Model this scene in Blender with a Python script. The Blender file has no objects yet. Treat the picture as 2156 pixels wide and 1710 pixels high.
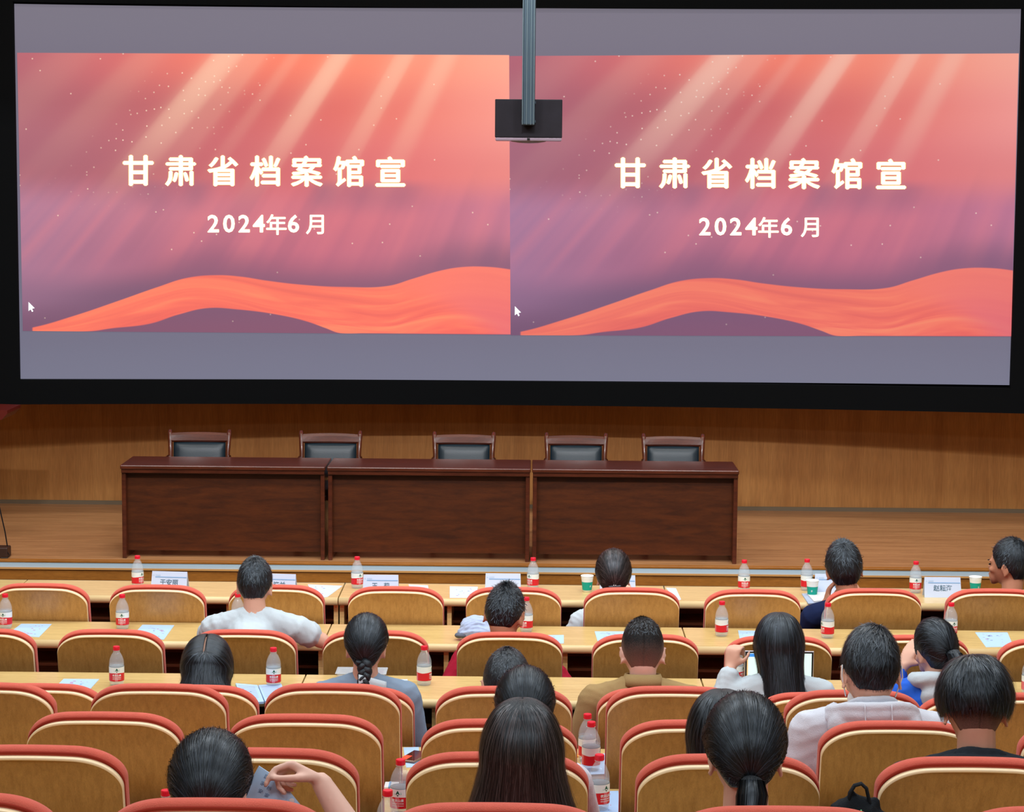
import bpy, bmesh, math, random
import numpy as np
from mathutils import Vector, Matrix, noise
R = math.radians
random.seed(7); rng = np.random.default_rng(7)
SC = bpy.context.scene
COL = SC.collection

# ------------------------------------------------------------------ camera
CAMZ = 3.15
FPX = 4500.0
CAM_M = Matrix.Translation((0, 0, CAMZ)) @ (Matrix.Rotation(R(0.57), 4, 'Z') @ Matrix.Rotation(R(90 - 6.214), 4, 'X') @ Matrix.Rotation(R(0.45), 4, 'Z'))
cd = bpy.data.cameras.new('camera'); cam = bpy.data.objects.new('camera', cd); COL.objects.link(cam)
cam.matrix_world = CAM_M
cd.sensor_fit = 'HORIZONTAL'; cd.sensor_width = 36.0; cd.lens = 36.0 * FPX / 2156.0
cd.clip_start = 0.1; cd.clip_end = 100
SC.camera = cam

# ------------------------------------------------------------------ world, lights, exposure
w = bpy.data.worlds.new('world'); SC.world = w; w.use_nodes = True
w.node_tree.nodes['Background'].inputs[0].default_value = (0.75, 0.85, 1.0, 1)
w.node_tree.nodes['Background'].inputs[1].default_value = 0.25
SC.view_settings.view_transform = 'Standard'; SC.view_settings.look = 'None'
SC.view_settings.exposure = 0.0; SC.view_settings.gamma = 1.0
SC.view_settings.use_curve_mapping = False
SC.cycles.max_bounces = 8; SC.cycles.transmission_bounces = 8; SC.cycles.transparent_max_bounces = 8
SC.cycles.caustics_reflective = False; SC.cycles.caustics_refractive = False
SC.cycles.sample_clamp_indirect = 4.0
SC.cycles.use_denoising = True

def area(name, loc, sx, sy, power, color=(0.93, 0.97, 1.0), rot=(0, 0, 0), spread=180):
    l = bpy.data.lights.new(name, 'AREA'); l.shape = 'RECTANGLE'; l.size = sx; l.size_y = sy
    l.energy = power; l.color = color; l.spread = R(spread)
    o = bpy.data.objects.new(name, l); o.location = loc; o.rotation_euler = rot; COL.objects.link(o); return o
# rows of ceiling panels over the audience, and warmer stage lamps
for i, y in enumerate((4.5, 8.0, 11.5)):
    for x in (-4.5, -1.5, 1.5, 4.5):
        area('ceiling_light', (x, y, 6.8), 1.6, 0.9, (40, 88, 92)[i])
for x in (-4.5, -1.5, 1.5, 4.5):
    area('ceiling_light', (x, 0.3, 6.8), 1.6, 0.9, 78)
for x in (-4.5, -1.5, 1.5, 4.5):
    area('stage_light', (x, 15.3, 6.6), 1.4, 0.5, 66, (1.0, 0.96, 0.90), spread=175)
for x in (-3.2, 0.0, 3.2):
    area('front_spot', (x, 6.0, 6.75), 0.5, 0.12, 62, (0.97, 0.97, 1.0), rot=(R(67), 0, 0), spread=95)

# ------------------------------------------------------------------ projection helpers (photo pixel + a real plane -> point)
def ray(px, py):
    v = Vector(((px - 1078.0) / FPX, -(py - 855.0) / FPX, -1.0))
    return (CAM_M.to_3x3() @ v)
C0 = Vector((0, 0, CAMZ))
def at_z(px, py, z):
    d = ray(px, py); t = (z - CAMZ) / d.z; return C0 + d * t
def at_y(px, py, y):
    d = ray(px, py); return C0 + d * (y / d.y)

# ------------------------------------------------------------------ materials
def lin(c):
    return tuple(((x / 255.0) / 12.92 if x / 255.0 <= 0.04045 else ((x / 255.0 + 0.055) / 1.055) ** 2.4) for x in c)
def L4(c): return (*lin(c), 1.0)
MATS = {}
def mat(name, rgb, rough=0.5, spec=0.4, metal=0.0, coat=0.0, var=0.0, vscale=8.0, bump=0.0, bscale=60.0, trans=0.0, ior=1.45, emit=None, estr=1.0, alpha=1.0, stretch=(1, 1, 1), sheen=0.0, coatr=0.3):
    if name in MATS: return MATS[name]
    m = bpy.data.materials.new(name); m.use_nodes = True; MATS[name] = m
    nt = m.node_tree; b = nt.nodes['Principled BSDF']
    b.inputs['Base Color'].default_value = L4(rgb); b.inputs['Roughness'].default_value = rough
    b.inputs['Specular IOR Level'].default_value = spec; b.inputs['Metallic'].default_value = metal
    b.inputs['Coat Weight'].default_value = coat; b.inputs['Coat Roughness'].default_value = coatr
    b.inputs['Transmission Weight'].default_value = trans; b.inputs['IOR'].default_value = ior
    b.inputs['Alpha'].default_value = alpha
    if sheen: b.inputs['Sheen Weight'].default_value = sheen
    if emit is not None:
        b.inputs['Emission Color'].default_value = L4(emit); b.inputs['Emission Strength'].default_value = estr
    if var or bump:
        tc = nt.nodes.new('ShaderNodeTexCoord'); mp = nt.nodes.new('ShaderNodeMapping')
        mp.inputs['Scale'].default_value = stretch
        nt.links.new(tc.outputs['Object'], mp.inputs[0])
        if var:
            n = nt.nodes.new('ShaderNodeTexNoise'); n.inputs['Scale'].default_value = vscale; n.inputs['Detail'].default_value = 5
            nt.links.new(mp.outputs[0], n.inputs['Vector'])
            mr = nt.nodes.new('ShaderNodeMapRange'); mr.inputs['To Min'].default_value = 1 - var; mr.inputs['To Max'].default_value = 1 + var
            mr.inputs['From Min'].default_value = 0.25; mr.inputs['From Max'].default_value = 0.75
            nt.links.new(n.outputs['Fac'], mr.inputs[0])
            mx = nt.nodes.new('ShaderNodeMix'); mx.data_type = 'RGBA'; mx.blend_type = 'MULTIPLY'; mx.inputs[0].default_value = 1
            mx.inputs[6].default_value = L4(rgb); nt.links.new(mr.outputs[0], mx.inputs[7]); nt.links.new(mx.outputs[2], b.inputs['Base Color'])
        if bump:
            n2 = nt.nodes.new('ShaderNodeTexNoise'); n2.inputs['Scale'].default_value = bscale; n2.inputs['Detail'].default_value = 4
            nt.links.new(mp.outputs[0], n2.inputs['Vector'])
            bp = nt.nodes.new('ShaderNodeBump'); bp.inputs['Strength'].default_value = bump; bp.inputs['Distance'].default_value = 0.01
            nt.links.new(n2.outputs['Fac'], bp.inputs['Height']); nt.links.new(bp.outputs[0], b.inputs['Normal'])
    return m

def wood(name, c1, c2, rough=0.4, stretch=(14, 14, 0.7), scale=5.0, coat=0.2, coatr=0.3, spec=0.4, fine=0.12):
    """two-tone grain, long along the axis with the small stretch"""
    if name in MATS: return MATS[name]
    m = bpy.data.materials.new(name); m.use_nodes = True; MATS[name] = m
    nt = m.node_tree; b = nt.nodes['Principled BSDF']; N = nt.nodes.new; K = nt.links.new
    b.inputs['Roughness'].default_value = rough; b.inputs['Coat Weight'].default_value = coat
    b.inputs['Coat Roughness'].default_value = coatr; b.inputs['Specular IOR Level'].default_value = spec
    tc = N('ShaderNodeTexCoord'); mp = N('ShaderNodeMapping'); mp.inputs['Scale'].default_value = stretch
    oi = N('ShaderNodeObjectInfo'); ad = N('ShaderNodeVectorMath'); ad.operation = 'ADD'
    sc_ = N('ShaderNodeVectorMath'); sc_.operation = 'SCALE'; sc_.inputs['Scale'].default_value = 37.0
    cmb = N('ShaderNodeCombineXYZ')
    for i in range(3): K(oi.outputs['Random'], cmb.inputs[i])
    K(cmb.outputs[0], sc_.inputs[0]); K(tc.outputs['Object'], mp.inputs[0]); K(mp.outputs[0], ad.inputs[0]); K(sc_.outputs[0], ad.inputs[1])
    n = N('ShaderNodeTexNoise'); n.inputs['Scale'].default_value = scale; n.inputs['Detail'].default_value = 8; n.inputs['Roughness'].default_value = 0.62; n.inputs['Distortion'].default_value = 0.5
    K(ad.outputs[0], n.inputs['Vector'])
    rp = N('ShaderNodeValToRGB'); rp.color_ramp.elements[0].position = 0.3; rp.color_ramp.elements[1].position = 0.72
    rp.color_ramp.elements[0].color = L4(c1); rp.color_ramp.elements[1].color = L4(c2)
    K(n.outputs['Fac'], rp.inputs[0])
    n2 = N('ShaderNodeTexNoise'); n2.inputs['Scale'].default_value = scale * 9; n2.inputs['Detail'].default_value = 3
    K(ad.outputs[0], n2.inputs['Vector'])
    mr = N('ShaderNodeMapRange'); mr.inputs['From Min'].default_value = .3; mr.inputs['From Max'].default_value = .7
    mr.inputs['To Min'].default_value = 1 - fine; mr.inputs['To Max'].default_value = 1 + fine; K(n2.outputs['Fac'], mr.inputs[0])
    mx = N('ShaderNodeMix'); mx.data_type = 'RGBA'; mx.blend_type = 'MULTIPLY'; mx.inputs[0].default_value = 1
    K(rp.outputs[0], mx.inputs[6]); K(mr.outputs[0], mx.inputs[7]); K(mx.outputs[2], b.inputs['Base Color'])
    return m

M_WALL = wood('wall_wood', (158, 104, 50), (184, 130, 70), rough=0.5, stretch=(3.0, 3.0, 0.25), scale=3.0, coat=0.1)
M_SFLOOR = wood('stage_floor_wood', (160, 112, 72), (196, 145, 98), rough=0.38, stretch=(0.5, 6, 6), scale=3.0, coat=0.15)
M_RISER = wood('riser_wood', (150, 90, 25), (176, 112, 40), rough=0.45, stretch=(1.0, 6, 6), scale=3.0)
M_SHELL = wood('veneer', (160, 116, 58), (186, 142, 80), rough=0.42, stretch=(16, 16, 0.8), scale=4.0, coat=0.5, coatr=0.42)
M_EDGE = mat('birch_edge', (244, 220, 180), rough=0.35, coat=0.3)
M_TABLE = wood('table_birch', (198, 168, 106), (220, 192, 130), rough=0.3, stretch=(0.8, 9, 9), scale=4.0, coat=0.4, coatr=0.2)
M_TEDGE = mat('table_edge', (214, 190, 140), rough=0.4, coat=0.2)
M_TDARK = wood('modesty_panel', (96, 60, 34), (118, 78, 46), rough=0.5, stretch=(0.8, 9, 9))
M_RED = mat('red_fabric', (205, 96, 80), rough=0.9, spec=0.12, var=0.06, vscale=30, bump=0.25, bscale=350, sheen=0.15)
M_REDK = mat('red_piping', (150, 50, 38), rough=0.9, spec=0.15)
M_MAHO = wood('mahogany', (66, 27, 14), (98, 44, 24), rough=0.3, stretch=(1.2, 8, 8), scale=4.0, coat=0.5, coatr=0.15)
M_MAHOD = wood('mahogany_panel', (60, 24, 5), (94, 43, 10), rough=0.4, stretch=(1.2, 8, 8), scale=3.0, coat=0.15)
M_LEATH = mat('black_leather', (26, 42, 52), rough=0.42, spec=0.5, coat=0.2, var=0.1, bump=0.1, bscale=120)
M_BLACK = mat('black_cloth', (10, 12, 14), rough=0.9, spec=0.1)
M_BMET = mat('black_metal', (18, 18, 20), rough=0.4)
M_METAL = mat('grey_metal', (70, 86, 97), rough=0.45, metal=0.8, var=0.08)
M_STRIP = mat('pale_strip', (186, 210, 226), rough=0.35, spec=0.5)
M_CARPET = mat('carpet', (92, 90, 78), rough=0.95, spec=0.05, var=0.15, bump=0.3, bscale=200)
M_CEIL = mat('ceiling_paint', (205, 205, 200), rough=0.9)
M_SIDE = mat('side_wall_panel', (176, 134, 88), rough=0.6, var=0.05)
M_WHITE = mat('white_plastic', (235, 238, 240), rough=0.4)
M_PAPER = mat('white_paper', (194, 208, 232), rough=0.7, spec=0.2)
M_PBLUE = mat('blue_paper', (168, 198, 236), rough=0.7, spec=0.2)
M_DBLUE = mat('blue_ink', (120, 165, 210), rough=0.7)
M_INK = mat('dark_ink', (75, 105, 125), rough=0.7)
M_INKB = mat('black_ink', (45, 55, 85), rough=0.7)

# ------------------------------------------------------------------ object helpers
def link(o): COL.objects.link(o); return o
def meshobj(name, me, material=None, parent=None, loc=None):
    o = bpy.data.objects.new(name, me); link(o)
    if material is not None:
        for mm in (material if isinstance(material, (list, tuple)) else [material]): me.materials.append(mm)
    if parent is not None: o.parent = parent
    if loc is not None: o.location = loc
    return o
def from_bm(name, bm, material=None, parent=None, smooth=False, loc=None):
    me = bpy.data.meshes.new(name); bm.normal_update(); bm.to_mesh(me); bm.free()
    if smooth: me.shade_smooth()
    return meshobj(name, me, material, parent, loc)
def thing(name, label, cat, loc=(0, 0, 0), rotz=0.0, group=None):
    o = bpy.data.objects.new(name, None); link(o); o.empty_display_size = 0.1
    o.location = loc; o.rotation_euler = (0, 0, rotz); tag(o, label, cat, group); return o
def tag(o, label, cat, group=None):
    o['label'] = label; o['category'] = cat
    if group: o['group'] = group
    return o
def struct(o): o['kind'] = 'structure'; return o
def box(bm, x0, x1, y0, y1, z0, z1, bev=0.0, mi=0):
    vs = [bm.verts.new(p) for p in ((x0, y0, z0), (x1, y0, z0), (x1, y1, z0), (x0, y1, z0), (x0, y0, z1), (x1, y0, z1), (x1, y1, z1), (x0, y1, z1))]
    fs = [bm.faces.new([vs[i] for i in f]) for f in ((3, 2, 1, 0), (4, 5, 6, 7), (0, 1, 5, 4), (1, 2, 6, 5), (2, 3, 7, 6), (3, 0, 4, 7))]
    for f in fs: f.material_index = mi
    if bev > 0:
        es = list({e for f in fs for e in f.edges})
        bmesh.ops.bevel(bm, geom=es, offset=bev, segments=2, affect='EDGES', profile=0.5)
    return vs
def boxobj(name, dims, material, parent=None, bev=0.0, loc=None):
    bm = bmesh.new(); box(bm, *dims, bev=bev); return from_bm(name, bm, material, parent, loc=loc)
def tube(bm, pts, radii, n=10, caps=True):
    """closed tube along pts with per-point radius (float or (a,b))"""
    pts = [Vector(p) for p in pts]; rings = []; up = Vector((0, 0, 1))
    prev = None
    for i, p in enumerate(pts):
        t = (pts[min(i + 1, len(pts) - 1)] - pts[max(i - 1, 0)]).normalized()
        if prev is None:
            a = t.cross(up)
            if a.length < 1e-3: a = t.cross(Vector((0, 1, 0)))
            a.normalize()
        else:
            a = (prev - t * prev.dot(t)).normalized()
        prev = a; b = t.cross(a)
        r = radii[i] if isinstance(radii, (list, tuple)) else radii
        ra, rb = r if isinstance(r, (list, tuple)) else (r, r)
        rings.append([bm.verts.new(p + a * math.cos(k * 2 * math.pi / n) * ra + b * math.sin(k * 2 * math.pi / n) * rb) for k in range(n)])
    for i in range(len(rings) - 1):
        for k in range(n):
            bm.faces.new((rings[i][k], rings[i][(k + 1) % n], rings[i + 1][(k + 1) % n], rings[i + 1][k]))
    if caps:
        bm.faces.new(rings[0][::-1]); bm.faces.new(rings[-1])
def lathe(bm, prof, n=20, cx=0, cy=0, cap0=True, cap1=True):
    rings = [[bm.verts.new((cx + r * math.cos(2 * math.pi * k / n), cy + r * math.sin(2 * math.pi * k / n), z)) for k in range(n)] for r, z in prof]
    for i in range(len(rings) - 1):
        for k in range(n): bm.faces.new((rings[i][k], rings[i][(k + 1) % n], rings[i + 1][(k + 1) % n], rings[i + 1][k]))
    if cap0: bm.faces.new(rings[0][::-1])
    if cap1: bm.faces.new(rings[-1])
def copy_tree(o, parent=None):
    c = o.copy(); link(c)
    if parent is not None: c.parent = parent
    for ch in list(o.children): copy_tree(ch, c)
    return c
TEXTC = {}
def text_mesh(s, size, bold=0.0, align='CENTER', spacing=1.0):
    key = (s, size, bold, align, spacing)
    if key in TEXTC: return TEXTC[key]
    c = bpy.data.curves.new('t', 'FONT'); c.body = s; c.size = size; c.align_x = align; c.align_y = 'CENTER'
    c.resolution_u = 3; c.offset = bold; c.space_character = spacing
    o = bpy.data.objects.new('t', c); link(o); bpy.context.view_layer.update()
    me = bpy.data.meshes.new_from_object(o.evaluated_get(bpy.context.evaluated_depsgraph_get()))
    bpy.data.objects.remove(o); bpy.data.curves.remove(c); me.name = 'lettering'; TEXTC[key] = me; return me

# ------------------------------------------------------------------ room shell
STZ = 0.15                                  # stage height
ST_Y = at_z(1078, 1189, STZ).y              # stage front edge
WALL_Y = at_z(1078, 1070, STZ).y            # back wall
XL, XR = -9.0, 9.0
struct(boxobj('floor', (XL, XR, -3, ST_Y + 1, -0.2, 0.0), M_CARPET))
bm = bmesh.new(); box(bm, XL, XR, WALL_Y, WALL_Y + 0.2, 0.0, 7.2); struct(from_bm('wall_back', bm, M_WALL))
struct(boxobj('wall_left', (XL - 0.2, XL, -3, WALL_Y + 0.2, 0, 7.2), M_SIDE))
struct(boxobj('wall_right', (XR, XR + 0.2, -3, WALL_Y + 0.2, 0, 7.2), M_SIDE))
struct(boxobj('wall_front', (XL, XR, -3.2, -3.0, 0, 7.2), M_SIDE))
struct(boxobj('ceiling', (XL, XR, -3, WALL_Y + 0.2, 7.2, 7.4), M_CEIL))
struct(boxobj('baseboard_back', (XL, XR, WALL_Y - 0.012, WALL_Y, STZ, STZ + 0.035), mat('baseboard_grey', (112, 98, 78), rough=0.6)))
st = boxobj('floor_stage', (XL, XR, ST_Y, WALL_Y, 0.0, STZ), M_SFLOOR); struct(st)
struct(boxobj('trim_1', (XL, XR, ST_Y - 0.035, ST_Y + 0.02, STZ - 0.012, STZ + 0.006), M_RISER, bev=0.003))
struct(boxobj('trim_2', (XL, XR, ST_Y - 0.028, ST_Y - 0.002, STZ - 0.052, STZ - 0.012), M_STRIP))
struct(boxobj('trim_3', (XL, XR, ST_Y - 0.038, ST_Y - 0.002, STZ - 0.066, STZ - 0.052), mat('riser_moulding', (205, 150, 88), rough=0.4)))
struct(boxobj('trim_4', (XL, XR, ST_Y - 0.02, ST_Y, 0.0, STZ - 0.066), M_RISER))
# ceiling bulkhead in front of the stage: its edge cuts off the front lamps on the screen
struct(boxobj('ceiling_bulkhead', (XL, XR, 10.0, 10.3, 5.70, 7.2), M_CEIL))

# ------------------------------------------------------------------ projection screen (gently concave)
SXM = -0.15; SY0 = WALL_Y - 0.75; SSAG = 0.30 / (4.3 ** 2)
def scr_y(x): return SY0 - SSAG * (x - SXM) ** 2
def on_screen(px, py, off=0.0):
    y = SY0
    for _ in range(5):
        p = at_y(px, py, y); y = scr_y(p.x) - off
    return at_y(px, py, y)
def scr_grid(name, edges, mat_, nx, ny, parent, off, thick=None):
    """edges: functions top(x01)->(px,py), bottom(x01)->(px,py); builds a patch that lies on the screen arc"""
    vs = []; uv = []
    for j in range(ny + 1):
        for i in range(nx + 1):
            u = i / nx; v = j / ny; a = edges[0](u); b = edges[1](u)
            vs.append(on_screen(a[0] + (b[0] - a[0]) * v, a[1] + (b[1] - a[1]) * v, off)); uv.append((u, v))
    fs = [(j * (nx + 1) + i, (j + 1) * (nx + 1) + i, (j + 1) * (nx + 1) + i + 1, j * (nx + 1) + i + 1) for j in range(ny) for i in range(nx)]
    me = bpy.data.meshes.new(name); me.from_pydata(vs, [], fs); ul = me.uv_layers.new(name='UVMap')
    for lp in me.loops: ul.data[lp.index].uv = uv[lp.vertex_index]
    o = meshobj(name, me, mat_, parent)
    if thick:
        s = o.modifiers.new('s', 'SOLIDIFY'); s.thickness = thick; s.offset = -1
    return o
def seg(a, b): return lambda u: (a[0] + (b[0] - a[0]) * u, a[1] + (b[1] - a[1]) * u)
def ramp_nodes(nt, fac, cols):
    r = nt.nodes.new('ShaderNodeValToRGB'); r.color_ramp.interpolation = 'EASE' if len(cols) < 3 else 'B_SPLINE'
    el = r.color_ramp.elements
    while len(el) < len(cols): el.new(0.5)
    for i, (p, c) in enumerate(cols): el[i].position = p; el[i].color = L4(c)
    nt.links.new(fac, r.inputs[0]); return r.outputs[0]
def scr_material(name, build):
    m = bpy.data.materials.new(name); m.use_nodes = True; nt = m.node_tree; b = nt.nodes['Principled BSDF']
    b.inputs['Base Color'].default_value = (0.055, 0.05, 0.07, 1); b.inputs['Roughness'].default_value = 0.9; b.inputs['Specular IOR Level'].default_value = 0.1
    b.inputs['Emission Strength'].default_value = 1.0
    uvn = nt.nodes.new('ShaderNodeUVMap'); uvn.uv_map = 'UVMap'; sx = nt.nodes.new('ShaderNodeSeparateXYZ'); nt.links.new(uvn.outputs[0], sx.inputs[0])
    nt.links.new(build(nt, sx.outputs[0], sx.outputs[1]), b.inputs['Emission Color']); return m
class G:
    """tiny node-math helper"""
    def __init__(s, nt): s.nt = nt
    def m(s, op, a, b=0.0, c=None, clamp=False):
        n = s.nt.nodes.new('ShaderNodeMath'); n.operation = op; n.use_clamp = clamp
        for i, v in enumerate((a, b) if c is None else (a, b, c)):
            if isinstance(v, (int, float)): n.inputs[i].default_value = v
            else: s.nt.links.new(v, n.inputs[i])
        return n.outputs[0]
    def mix(s, f, a, b, mode='MIX'):
        n = s.nt.nodes.new('ShaderNodeMix'); n.data_type = 'RGBA'; n.blend_type = mode
        for i, v in ((0, f), (6, a), (7, b)):
            if isinstance(v, (int, float)): n.inputs[i].default_value = v
            elif isinstance(v, tuple): n.inputs[i].default_value = v
            else: s.nt.links.new(v, n.inputs[i])
        return n.outputs[2]
    def sm(s, x, a, b, lo=0.0, hi=1.0):
        n = s.nt.nodes.new('ShaderNodeMapRange'); n.interpolation_type = 'SMOOTHSTEP'
        s.nt.links.new(x, n.inputs[0]); n.inputs[1].default_value = a; n.inputs[2].default_value = b; n.inputs[3].default_value = lo; n.inputs[4].default_value = hi
        return n.outputs[0]
    def curve(s, x, pts):
        n = s.nt.nodes.new('ShaderNodeFloatCurve'); c = n.mapping.curves[0]
        while len(c.points) < len(pts): c.points.new(0.5, 0.5)
        for i, (a, b) in enumerate(pts): c.points[i].location = (a, b)
        n.mapping.update(); s.nt.links.new(x, n.inputs['Value']); return n.outputs[0]

def slide(gain, shift):
    def build(nt, u, v):
        g = G(nt)
        rows = [(0.0, [(175, 95, 105), (212, 100, 98), (246, 118, 92), (255, 124, 88), (254, 142, 108), (255, 172, 142)]),
                (0.2, [(168, 94, 104), (182, 88, 94), (198, 88, 88), (222, 98, 88), (238, 118, 98), (250, 156, 138)]),
                (0.42, [(162, 90, 102), (168, 82, 92), (200, 90, 90), (210, 92, 90), (226, 108, 100), (232, 130, 118)]),
                (0.56, [(170, 116, 142), (188, 112, 130), (200, 108, 120), (208, 104, 114), (205, 106, 118), (190, 112, 134)]),  # lamp spill on the lower screen is painted into these tones
                (0.76, [(164, 112, 138), (172, 100, 122), (172, 92, 112), (196, 98, 116), (184, 98, 116), (158, 98, 122)]),
                (0.88, [(144, 100, 126), (136, 88, 112), (128, 80, 104), (146, 84, 106), (148, 86, 108), (140, 88, 114)]),
                (1.0, [(122, 78, 104), (140, 76, 96), (148, 78, 98), (148, 78, 98), (130, 74, 96), (130, 76, 100)])]
        prev = None
        for i, (vv, cs) in enumerate(rows):
            c = ramp_nodes(nt, u, [(k / 5, cs[k]) for k in range(6)])
            prev = c if prev is None else g.mix(g.sm(v, rows[i - 1][0], vv), prev, c)
        col = prev
        # light shafts fanning out from a point up right: k = (x-ox)/(y-oy) in slide pixels
        px = g.m('MULTIPLY', u, 1039.0); py = g.m('MULTIPLY', v, 591.0)
        k = g.m('DIVIDE', g.m('SUBTRACT', 1577.0, px), g.m('ADD', py, 1360.0))
        kk = g.m('DIVIDE', g.m('SUBTRACT', k, 0.40), 0.80)       # 0..1 for k 0.40..1.20
        sh = g.curve(kk, [(0, 0), (0.08, 0.0), (0.115, 0.42), (0.15, 0.02), (0.175, 0.12), (0.195, 0.55), (0.22, 0.15), (0.265, 0.03), (0.295, 0.15), (0.32, 0.75), (0.345, 0.25), (0.385, 0.05), (0.41, 0.22), (0.435, 0.05), (0.47, 0.30), (0.50, 0.35), (0.54, 0.80), (0.575, 0.25), (0.62, 0.05), (0.7, 0.16), (0.75, 0.02), (0.84, 0.1), (0.92, 0.0), (1, 0)])
        fade = g.sm(v, 0.02, 0.62, 1.0, 0.0)
        col = g.mix(g.m('MULTIPLY', sh, g.m('MULTIPLY', fade, 0.85), clamp=True), col, L4((255, 206, 172)))
        # faint lower shafts
        nz = nt.nodes.new('ShaderNodeTexNoise'); nz.noise_dimensions = '1D'; nz.inputs['Scale'].default_value = 22.0; nz.inputs['Detail'].default_value = 2
        nt.links.new(k, nz.inputs['W'])
        lowf = g.m('MULTIPLY', g.sm(v, 0.35, 0.6), g.sm(v, 0.85, 0.68))
        s2 = g.m('MULTIPLY', g.sm(nz.outputs['Fac'], 0.42, 0.75), g.m('MULTIPLY', lowf, 0.20))
        col = g.mix(s2, col, L4((244, 128, 126)))
        s3 = g.m('MULTIPLY', g.sm(nz.outputs['Fac'], 0.5, 0.28), g.m('MULTIPLY', lowf, 0.16))
        col = g.mix(s3, col, L4((120, 74, 100)))
        # dust sparkles
        cb = nt.nodes.new('ShaderNodeCombineXYZ'); nt.links.new(px, cb.inputs[0]); nt.links.new(py, cb.inputs[1])
        vo = nt.nodes.new('ShaderNodeTexVoronoi'); vo.voronoi_dimensions = '2D'; vo.inputs['Scale'].default_value = 1 / 16.0; nt.links.new(cb.outputs[0], vo.inputs['Vector'])
        dots = g.sm(vo.outputs['Distance'], 0.13, 0.07)
        sepc = nt.nodes.new('ShaderNodeSeparateColor'); nt.links.new(vo.outputs['Color'], sepc.inputs[0])
        pick = g.m('GREATER_THAN', sepc.outputs[0], 0.72)
        dm = g.m('MULTIPLY', g.m('MULTIPLY', dots, pick), g.m('MULTIPLY', g.sm(kk, 0.40, 0.54), g.sm(kk, 0.68, 0.58)))
        dm2 = g.m('MULTIPLY', g.m('MULTIPLY', dots, g.m('GREATER_THAN', sepc.outputs[0], 0.975)), 0.8)
        dm = g.m('MULTIPLY', g.m('MAXIMUM', g.m('MULTIPLY', dm, g.sm(v, 0.6, 0.3)), dm2), 0.75)
        col = g.mix(dm, col, L4((255, 225, 195)))
        # silk ribbon
        top = [(0, .99), (0.02, .985), (0.10, .945), (0.20, .885), (0.28, .835), (0.34, .802), (0.40, .792), (0.45, .797), (0.50, .810), (0.58, .825), (0.66, .831), (0.75, .826), (0.80, .800), (0.86, .769), (0.90, .757), (0.95, .755), (1.0, .764)]
        bot = [(0, 1.0), (0.14, 1.0), (0.18, .990), (0.26, .972), (0.32, .938), (0.38, .914), (0.44, .918), (0.52, .935), (0.58, .958), (0.62, .982), (0.65, 1.0), (0.7, 1.0), (1, 1.0)]
        dt = g.m('SUBTRACT', v, g.curve(u, top)); db = g.m('SUBTRACT', g.curve(u, bot), v)
        shade = g.sm(dt, -0.13, 0.0)
        col = g.mix(g.m('MULTIPLY', shade, 0.55), col, L4((104, 68, 94)))
        n3 = nt.nodes.new('ShaderNodeTexNoise'); n3.noise_dimensions = '2D'; n3.inputs['Scale'].default_value = 1.0; n3.inputs['Detail'].default_value = 3; n3.inputs['Distortion'].default_value = 0.6
        c3 = nt.nodes.new('ShaderNodeCombineXYZ'); nt.links.new(g.m('MULTIPLY', u, 3.0), c3.inputs[0]); nt.links.new(g.m('ADD', g.m('MULTIPLY', dt, 26.0), g.m('MULTIPLY', u, -4.0)), c3.inputs[1]); nt.links.new(c3.outputs[0], n3.inputs['Vector'])
        rib = ramp_nodes(nt, n3.outputs['Fac'], [(0.2, (226, 78, 70)), (0.45, (246, 98, 76)), (0.6, (255, 118, 82)), (0.85, (255, 142, 92))])
        rightc = ramp_nodes(nt, g.m('ADD', g.m('MULTIPLY', g.sm(u, 0.72, 1.0), 0.6), g.m('MULTIPLY', dt, 1.4)), [(0.0, (250, 108, 84)), (0.5, (245, 112, 100)), (1.0, (226, 100, 104))])
        rsel = g.m('MULTIPLY', g.sm(g.m('ADD', u, g.m('MULTIPLY', dt, -0.9)), 0.70, 0.80), 0.85)
        rib = g.mix(rsel, rib, rightc)
        rib = g.mix(g.sm(dt, 0.22, 0.0, 0.0, 0.35), rib, L4((255, 130, 84)))
        msk = g.m('MULTIPLY', g.sm(dt, 0.0, 0.005), g.sm(db, -0.001, 0.004))
        msk = g.m('MULTIPLY', msk, g.sm(u, 0.018, 0.022))
        col = g.mix(msk, col, rib)
        # soft shadows under the title
        for cx_, wd in ((0.27, 0.035), (0.62, 0.03), (0.69, 0.05), (0.78, 0.05), (0.36, 0.03)):
            e = g.m('MULTIPLY', g.m('EXPONENT', g.m('MULTIPLY', g.m('POWER', g.m('DIVIDE', g.m('SUBTRACT', g.m('ADD', u, g.m('MULTIPLY', v, 0.12)), cx_ + 0.06), wd), 2.0), -1.0)), g.m('MULTIPLY', g.sm(v, 0.44, 0.485), g.sm(v, 0.60, 0.5)))
            col = g.mix(g.m('MULTIPLY', e, 0.45), col, L4((136, 84, 108)))
        return g.mix(1.0, col, (*gain, 1.0), 'MULTIPLY')
    return build
def band_build(stops):
    def build(nt, u, v):
        return ramp_nodes(nt, v, stops)
    return build

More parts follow.
